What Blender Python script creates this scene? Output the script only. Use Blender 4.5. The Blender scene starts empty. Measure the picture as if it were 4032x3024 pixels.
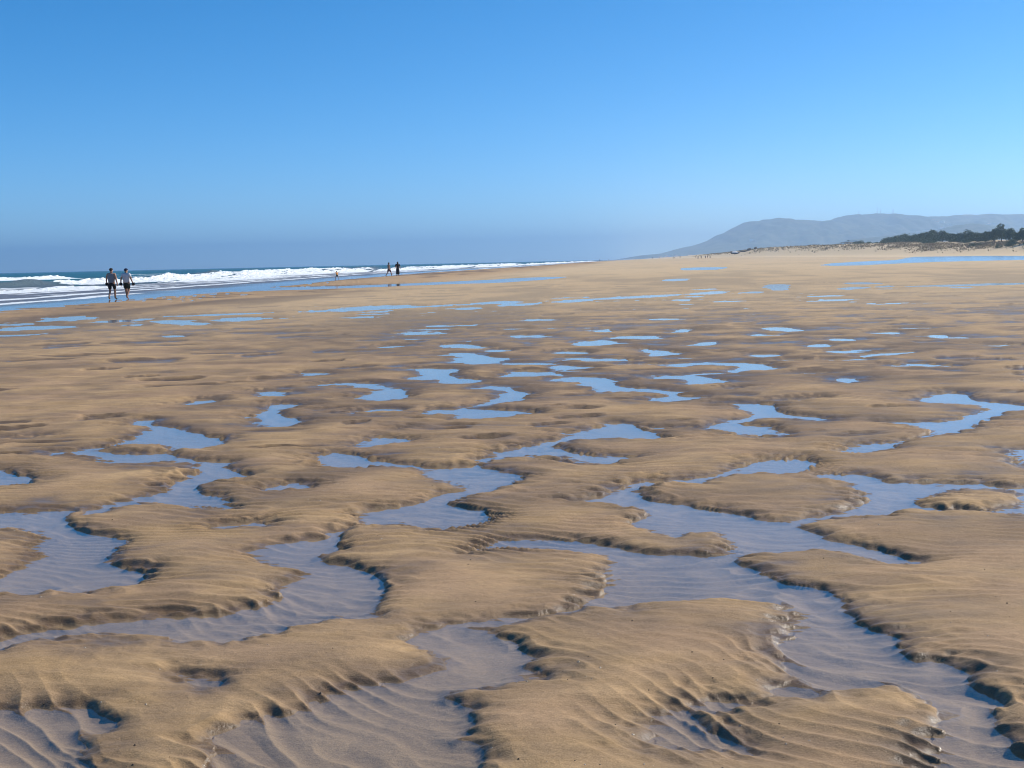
import bpy, math, random
import numpy as np
from mathutils import Matrix, Vector
random.seed(7); rng = np.random.default_rng(11)
scene = bpy.context.scene
COL = scene.collection

# ------------------------------------------------------------------ camera
EYE = 1.6
ROLL = math.atan(0.0218); PITCH = math.atan(481 * math.cos(ROLL) / 5000.0)
cam_d = bpy.data.cameras.new('camera'); cam = bpy.data.objects.new('camera', cam_d); COL.objects.link(cam)
cam_d.sensor_fit = 'HORIZONTAL'; cam_d.sensor_width = 36.0; cam_d.lens = 36.0 * 5000 / 4032
cam_d.clip_start = 0.05; cam_d.clip_end = 60000
F_ = Vector((0, math.cos(PITCH), -math.sin(PITCH))); U_ = Vector((0, math.sin(PITCH), math.cos(PITCH))); R_ = Vector((1, 0, 0))
r_ = math.cos(ROLL) * R_ - math.sin(ROLL) * U_; u_ = math.sin(ROLL) * R_ + math.cos(ROLL) * U_
cam.matrix_world = Matrix(((r_.x, u_.x, -F_.x, 0), (r_.y, u_.y, -F_.y, 0), (r_.z, u_.z, -F_.z, EYE), (0, 0, 0, 1)))
scene.camera = cam

# ------------------------------------------------------------------ light, sky, exposure
SUN_AZ = math.radians(66); SUN_EL = math.radians(37)        # azimuth from the view axis (+Y) towards +X
world = bpy.data.worlds.new('World'); scene.world = world; world.use_nodes = True
wn = world.node_tree; wn.nodes.clear()
wo = wn.nodes.new('ShaderNodeOutputWorld'); bg = wn.nodes.new('ShaderNodeBackground')
skyt = wn.nodes.new('ShaderNodeTexSky'); skyt.sky_type = 'NISHITA'; skyt.sun_disc = False
skyt.sun_elevation = SUN_EL; skyt.sun_rotation = SUN_AZ
skyt.altitude = 0; skyt.air_density = 0.6; skyt.dust_density = 0.0; skyt.ozone_density = 5.0
hsv = wn.nodes.new('ShaderNodeHueSaturation'); hsv.inputs['Saturation'].default_value = 1.28; hsv.inputs['Hue'].default_value = 0.495
bg.inputs['Strength'].default_value = 0.138
wn.links.new(skyt.outputs[0], hsv.inputs['Color']); wn.links.new(hsv.outputs[0], bg.inputs['Color']); wn.links.new(bg.outputs[0], wo.inputs['Surface'])
sl = bpy.data.lights.new('sun', 'SUN'); sl.energy = 4.8; sl.angle = math.radians(0.53); sl.color = (1.0, 0.93, 0.82)
sun = bpy.data.objects.new('sun', sl); COL.objects.link(sun)
sd = Vector((math.sin(SUN_AZ) * math.cos(SUN_EL), math.cos(SUN_AZ) * math.cos(SUN_EL), math.sin(SUN_EL)))
sun.rotation_euler = sd.to_track_quat('Z', 'Y').to_euler(); sun.location = (60, 10, 60)
vs = scene.view_settings; vs.view_transform = 'Standard'; vs.look = 'None'; vs.gamma = 1.0; vs.exposure = 0.18
scene.cycles.max_bounces = 6; scene.cycles.diffuse_bounces = 2; scene.cycles.glossy_bounces = 3
scene.cycles.transparent_max_bounces = 12; scene.cycles.volume_bounces = 1; scene.cycles.caustics_reflective = False
scene.cycles.use_denoising = True; scene.cycles.denoising_input_passes = 'RGB_ALBEDO_NORMAL'; scene.cycles.denoising_prefilter = 'ACCURATE'; scene.cycles.filter_width = 1.05; scene.cycles.sample_clamp_indirect = 6.0

# ------------------------------------------------------------------ helpers
def link(o, parent=None, label=None, cat=None, group=None, kind=None):
    COL.objects.link(o)
    if parent is not None: o.parent = parent
    if label: o['label'] = label
    if cat: o['category'] = cat
    if group: o['group'] = group
    if kind: o['kind'] = kind
    return o
def mesh_obj(name, v, f, mat, parent=None, smooth=True, **kw):
    me = bpy.data.meshes.new(name); me.from_pydata([tuple(p) for p in v], [], f); me.update()
    if mat is not None: me.materials.append(mat)
    if smooth: me.polygons.foreach_set('use_smooth', [True] * len(me.polygons))
    return link(bpy.data.objects.new(name, me), parent, **kw)
def empty(name, loc=(0, 0, 0), rz=0.0, **kw):
    o = bpy.data.objects.new(name, None); o.location = loc; o.rotation_euler = (0, 0, rz); o.empty_display_size = 0.2
    return link(o, **kw)
def copy_tree(o, parent=None):
    c = o.copy(); COL.objects.link(c); c.parent = parent
    for ch in o.children: copy_tree(ch, c)
    return c
def grid_mesh(name, X, Y, Z, mat, attrs={}, smooth=True, **kw):
    n, m = X.shape
    co = np.stack([X, Y, Z], -1).reshape(-1, 3).astype(np.float32)
    i = np.arange(n - 1)[:, None] * m + np.arange(m - 1)[None, :]
    fl = np.stack([i, i + 1, i + m + 1, i + m], -1).reshape(-1).astype(np.int32)
    me = bpy.data.meshes.new(name); nf = (n - 1) * (m - 1)
    me.vertices.add(n * m); me.vertices.foreach_set('co', co.ravel())
    me.loops.add(nf * 4); me.loops.foreach_set('vertex_index', fl)
    me.polygons.add(nf); me.polygons.foreach_set('loop_start', np.arange(nf, dtype=np.int32) * 4)
    me.polygons.foreach_set('use_smooth', np.full(nf, smooth))
    me.update(calc_edges=True)
    for k, a in attrs.items():
        at = me.attributes.new(k, 'FLOAT', 'POINT'); at.data.foreach_set('value', a.ravel().astype(np.float32))
    me.materials.append(mat); me.validate()
    return link(bpy.data.objects.new(name, me), **kw)
PERM = rng.permutation(512); PERM = np.concatenate([PERM, PERM])
GA = rng.uniform(0, 2 * math.pi, 512); GX = np.cos(GA).astype(np.float32); GY = np.sin(GA).astype(np.float32)
def noise(x, y, seed=0):
    x = np.asarray(x, np.float32) + seed * 17.31; y = np.asarray(y, np.float32) + seed * 5.77
    xi = np.floor(x); yi = np.floor(y); fx = x - xi; fy = y - yi
    xi = xi.astype(np.int32) & 511; yi = yi.astype(np.int32) & 511; x1 = (xi + 1) & 511; y1 = (yi + 1) & 511
    ux = fx * fx * fx * (fx * (fx * 6 - 15) + 10); uy = fy * fy * fy * (fy * (fy * 6 - 15) + 10)
    def g(ix, iy, dx, dy):
        h = PERM[PERM[ix] + iy]; return GX[h] * dx + GY[h] * dy
    a = g(xi, yi, fx, fy); b = g(x1, yi, fx - 1, fy); c = g(xi, y1, fx, fy - 1); d = g(x1, y1, fx - 1, fy - 1)
    return 1.5 * ((a + (b - a) * ux) * (1 - uy) + (c + (d - c) * ux) * uy)
def fbm(x, y, o=3, seed=0):
    s = 0; a = 1.0
    for k in range(o):
        s = s + a * noise(x * 2 ** k, y * 2 ** k, seed + k * 3); a *= 0.5
    return s / 1.6
def sstep(a, b, x):
    t = np.clip((x - a) / (b - a), 0, 1); return t * t * (3 - 2 * t)

# ------------------------------------------------------------------ material helpers
class NT:
    def __init__(self, name):
        self.m = bpy.data.materials.new(name); self.m.use_nodes = True; self.t = self.m.node_tree; self.t.nodes.clear()
        self.out = self.n('ShaderNodeOutputMaterial')
    def n(self, ty, **kw):
        nd = self.t.nodes.new(ty)
        for k, v in kw.items():
            if k.startswith('i_'):
                nd.inputs[int(k[2:])].default_value = v
            else: setattr(nd, k, v)
        return nd
    def l(self, a, b): self.t.links.new(a, b)
    def attr(self, name): return self.n('ShaderNodeAttribute', attribute_name=name).outputs['Fac']
    def math(self, op, a, b=None, clamp=False):
        nd = self.n('ShaderNodeMath', operation=op, use_clamp=clamp)
        for i, q in enumerate((a, b)):
            if q is None: continue
            if isinstance(q, (int, float)): nd.inputs[i].default_value = q
            else: self.l(q, nd.inputs[i])
        return nd.outputs[0]
    def noise(self, scale, detail=3, rough=0.55, mapscale=None, rot=None):
        tc = self.n('ShaderNodeTexCoord').outputs['Object']
        if mapscale or rot:
            mp = self.n('ShaderNodeMapping'); self.l(tc, mp.inputs[0])
            if mapscale: mp.inputs['Scale'].default_value = mapscale
            if rot: mp.inputs['Rotation'].default_value = rot
            tc = mp.outputs[0]
        nd = self.n('ShaderNodeTexNoise'); nd.inputs['Scale'].default_value = scale
        nd.inputs['Detail'].default_value = detail; nd.inputs['Roughness'].default_value = rough
        self.l(tc, nd.inputs['Vector']); return nd.outputs['Fac']
    def mix(self, f, a, b, mode='MIX'):
        nd = self.n('ShaderNodeMix', data_type='RGBA', blend_type=mode)
        for s, q in ((nd.inputs[0], f), (nd.inputs[6], a), (nd.inputs[7], b)):
            if isinstance(q, (int, float)): s.default_value = q
            elif isinstance(q, tuple): s.default_value = (*q, 1) if len(q) == 3 else q
            else: self.l(q, s)
        return nd.outputs[2]
    def ramp(self, f, a, b):
        nd = self.n('ShaderNodeMapRange'); nd.interpolation_type = 'SMOOTHSTEP'
        nd.inputs[1].default_value = a; nd.inputs[2].default_value = b; self.l(f, nd.inputs[0]); return nd.outputs[0]
    def bump(self, h, strength, dist):
        nd = self.n('ShaderNodeBump'); nd.inputs['Strength'].default_value = strength; nd.inputs['Distance'].default_value = dist
        self.l(h, nd.inputs['Height']); return nd.outputs[0]
    def pbsdf(self, color=None, rough=0.6, spec=0.5, normal=None):
        b = self.n('ShaderNodeBsdfPrincipled')
        if isinstance(color, tuple): b.inputs['Base Color'].default_value = (*color, 1)
        elif color is not None: self.l(color, b.inputs['Base Color'])
        if isinstance(rough, (int, float)): b.inputs['Roughness'].default_value = rough
        else: self.l(rough, b.inputs['Roughness'])
        b.inputs['Specular IOR Level'].default_value = spec
        if normal is not None: self.l(normal, b.inputs['Normal'])
        return b
def schlick(t, normal=None):
    # reflectance of a water surface, the same seen from above and from below
    ge = t.n('ShaderNodeNewGeometry'); dp = t.n('ShaderNodeVectorMath', operation='DOT_PRODUCT')
    t.l(ge.outputs['Incoming'], dp.inputs[0]); t.l(normal if normal is not None else ge.outputs['Normal'], dp.inputs[1])
    k = t.math('SUBTRACT', 1.0, t.math('ABSOLUTE', dp.outputs['Value']), True)
    return t.math('ADD', 0.02, t.math('MULTIPLY', 0.98, t.math('POWER', k, 5.0)))
def simple_mat(name, color, rough=0.8, vary=0.25, scale=4.0, spec=0.3, bump=0.0):
    t = NT(name); nz = t.noise(scale, 4)
    c = t.mix(nz, tuple(c * (1 - vary) for c in color), tuple(min(1, c * (1 + vary)) for c in color))
    b = t.pbsdf(c, rough, spec, t.bump(nz, bump, 0.02) if bump else None); t.l(b.outputs[0], t.out.inputs[0]); return t.m

# sand: dry / damp / wet by how far it stands above the water table, plus painted scarp shade
t = NT('sand')
sub = t.attr('sub'); wet = t.attr('wet'); dry = t.attr('dry'); patch = t.attr('patch')
g1 = t.noise(170, 3, 0.75); g2 = t.noise(3.0, 5, 0.6, (0.6, 1.6, 1)); g3 = t.noise(38, 5, 0.7, (0.9, 1.2, 1))
c = t.mix(t.ramp(g2, 0.3, 0.7), (0.49, 0.308, 0.136), (0.58, 0.375, 0.182))
hue = t.noise(1.1, 3, 0.5); c = t.mix(t.math('MULTIPLY', t.ramp(hue, 0.4, 0.65), 0.55), c, (0.46, 0.288, 0.168))
c = t.mix(t.math('MULTIPLY', patch, 0.9, True), c, (0.17, 0.108, 0.064))  # dark patches: damp sand, with scarp shade painted into the colour
c = t.mix(t.math('MULTIPLY', wet, 0.85, True), c, (0.175, 0.112, 0.057))
c = t.mix(sub, c, (0.40, 0.275, 0.14))
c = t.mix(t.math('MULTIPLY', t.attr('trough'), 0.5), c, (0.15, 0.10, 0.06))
c = t.mix(dry, c, (0.82, 0.61, 0.35))
c = t.mix(0.35, c, t.mix(t.ramp(g1, 0.25, 0.75), (0.22, 0.2, 0.18), (1.15, 1.15, 1.15)), 'MULTIPLY')
c = t.mix(0.3, c, t.mix(t.ramp(g3, 0.3, 0.7), (0.5, 0.48, 0.45), (1.12, 1.12, 1.12)), 'MULTIPLY')
rough = t.math('SUBTRACT', 0.92, t.math('MULTIPLY', t.math('MULTIPLY', t.math('POWER', wet, 2.2), t.math('SUBTRACT', 1.0, sub, True)), 0.64))
hh = t.math('ADD', t.math('MULTIPLY', g1, 0.25), g3)
b = t.pbsdf(c, rough, 0.5, t.bump(hh, 0.7, 0.008)); t.l(b.outputs[0], t.out.inputs[0]); M_SAND = t.m

# pool water: fresnel mirror over clear water
t = NT('pool_water')
w1 = t.noise(9, 2, 0.5, (0.7, 1.6, 1)); bp = t.bump(w1, 0.12, 0.004)
fr = schlick(t, bp)
gl = t.n('ShaderNodeBsdfGlossy'); sy_ = t.n('ShaderNodeSeparateXYZ'); t.l(t.n('ShaderNodeTexCoord').outputs['Object'], sy_.inputs[0]); t.l(t.math('ADD', 0.045, t.math('MULTIPLY', t.ramp(sy_.outputs['Y'], 90, 260), 0.1)), gl.inputs['Roughness']); gl.inputs['Color'].default_value = (1, 1, 1, 1); t.l(bp, gl.inputs['Normal'])
tr = t.n('ShaderNodeBsdfTransparent'); tr.inputs['Color'].default_value = (0.97, 0.97, 0.98, 1)
mx = t.n('ShaderNodeMixShader'); t.l(fr, mx.inputs[0]); t.l(tr.outputs[0], mx.inputs[1]); t.l(gl.outputs[0], mx.inputs[2])
t.l(mx.outputs[0], t.out.inputs[0]); M_POOL = t.m

# sea: clear film at the edge, teal where deep, foam from the breakers
t = NT('sea_water')
deep = t.attr('deep'); foam = t.attr('foam'); silt = t.attr('silt')
wv = t.noise(0.35, 5, 0.6, (2.2, 0.7, 1)); wv2 = t.noise(2.2, 3, 0.6, (1.6, 0.7, 1)); wl = t.noise(0.03, 3, 0.5, (1.5, 0.5, 1))
hgt = t.math('ADD', wv, t.math('MULTIPLY', wv2, 0.15)); bp = t.bump(hgt, 0.55, 0.9)
body = t.mix(t.ramp(wl, 0.35, 0.65), (0.006, 0.085, 0.115), (0.010, 0.115, 0.14))
body = t.mix(silt, body, (0.17, 0.155, 0.165))
pb = t.pbsdf(body, 0.45, 0.05, bp)
fr = schlick(t)
gl = t.n('ShaderNodeBsdfGlossy'); gl.inputs['Roughness'].default_value = 0.04; gl.inputs['Color'].default_value = (1, 1, 1, 1)
tr = t.n('ShaderNodeBsdfTransparent')
film = t.n('ShaderNodeMixShader'); t.l(fr, film.inputs[0]); t.l(tr.outputs[0], film.inputs[1]); t.l(gl.outputs[0], film.inputs[2])
m1 = t.n('ShaderNodeMixShader'); t.l(deep, m1.inputs[0]); t.l(film.outputs[0], m1.inputs[1]); t.l(pb.outputs[0], m1.inputs[2])
fn = t.noise(0.9, 5, 0.65, (1.3, 0.45, 1.2)); ff = t.ramp(t.math('ADD', foam, t.math('MULTIPLY', t.math('SUBTRACT', fn, 0.5), 1.1)), 0.42, 0.62)
fb = t.noise(1.6, 5, 0.7)
fo = t.pbsdf(t.mix(fb, (0.74, 0.80, 0.82), (0.93, 0.95, 0.95)), 0.85, 0.2, t.bump(fb, 0.8, 0.35))
m2 = t.n('ShaderNodeMixShader'); t.l(ff, m2.inputs[0]); t.l(m1.outputs[0], m2.inputs[1]); t.l(fo.outputs[0], m2.inputs[2])
t.l(m2.outputs[0], t.out.inputs[0]); M_SEA = t.m

# hills
t = NT('hill_scrub')
n1 = t.noise(0.012, 6, 0.65); n2 = t.noise(0.06, 4, 0.6)
c = t.mix(t.ramp(n1, 0.35, 0.65), (0.035, 0.05, 0.022), (0.10, 0.095, 0.055))
c = t.mix(t.math('MULTIPLY', t.ramp(n2, 0.5, 0.72), 0.5), c, (0.16, 0.13, 0.09))
rock = t.attr('rock'); c = t.mix(t.math('MULTIPLY', rock, t.ramp(n2, 0.42, 0.6)), c, (0.42, 0.33, 0.27))
b = t.pbsdf(c, 0.95, 0.1); t.l(b.outputs[0], t.out.inputs[0]); M_HILL = t.m

t = NT('leaves'); n1 = t.noise(0.35, 3)
c = t.mix(n1, (0.055, 0.085, 0.035), (0.125, 0.16, 0.07)); b = t.pbsdf(c, 0.75, 0.25); t.l(b.outputs[0], t.out.inputs[0]); M_LEAF = t.m
M_BARK = simple_mat('bark', (0.09, 0.065, 0.045), 0.95)
M_GRASS = simple_mat('dune_grass', (0.32, 0.24, 0.13), 0.9, 0.4, 0.4)
M_SKIN = simple_mat('skin', (0.36, 0.20, 0.13), 0.6, 0.12, 9)
M_HAIR = simple_mat('hair', (0.018, 0.013, 0.010), 0.6)
M_CAP = simple_mat('navy_cloth', (0.012, 0.020, 0.055), 0.8)
M_BLACK = simple_mat('black_cloth', (0.012, 0.013, 0.018), 0.85)
M_OLIVE = simple_mat('dark_olive_cloth', (0.022, 0.027, 0.020), 0.85)
M_GREY = simple_mat('grey_cloth', (0.22, 0.22, 0.24), 0.9, 0.08)
M_WHITE = simple_mat('white_cloth', (0.60, 0.60, 0.63), 0.9, 0.05)
M_ORANGE = simple_mat('orange_cloth', (0.75, 0.30, 0.05), 0.85)
M_RED = simple_mat('maroon_cloth', (0.10, 0.02, 0.025), 0.85)
M_BLUE = simple_mat('blue_cloth', (0.05, 0.09, 0.18), 0.85)
M_WALL = simple_mat('whitewash', (0.78, 0.76, 0.72), 0.9, 0.06)
M_TILE = simple_mat('roof_tile', (0.36, 0.17, 0.10), 0.9)
M_WOOD = simple_mat('weathered_wood', (0.14, 0.11, 0.085), 0.9)
M_GLASSD = simple_mat('dark_window', (0.02, 0.025, 0.03), 0.2)
M_STEEL = simple_mat('galvanised_steel', (0.30, 0.31, 0.33), 0.5)
M_CANVAS = simple_mat('canvas', (0.80, 0.76, 0.72), 0.9, 0.05)
M_PINK = simple_mat('pale_pink_canvas', (0.72, 0.55, 0.48), 0.9, 0.05)
M_HULL = simple_mat('dark_hull', (0.06, 0.045, 0.04), 0.7)
M_SHELL = simple_mat('shell', (0.75, 0.70, 0.62), 0.5)

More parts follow.
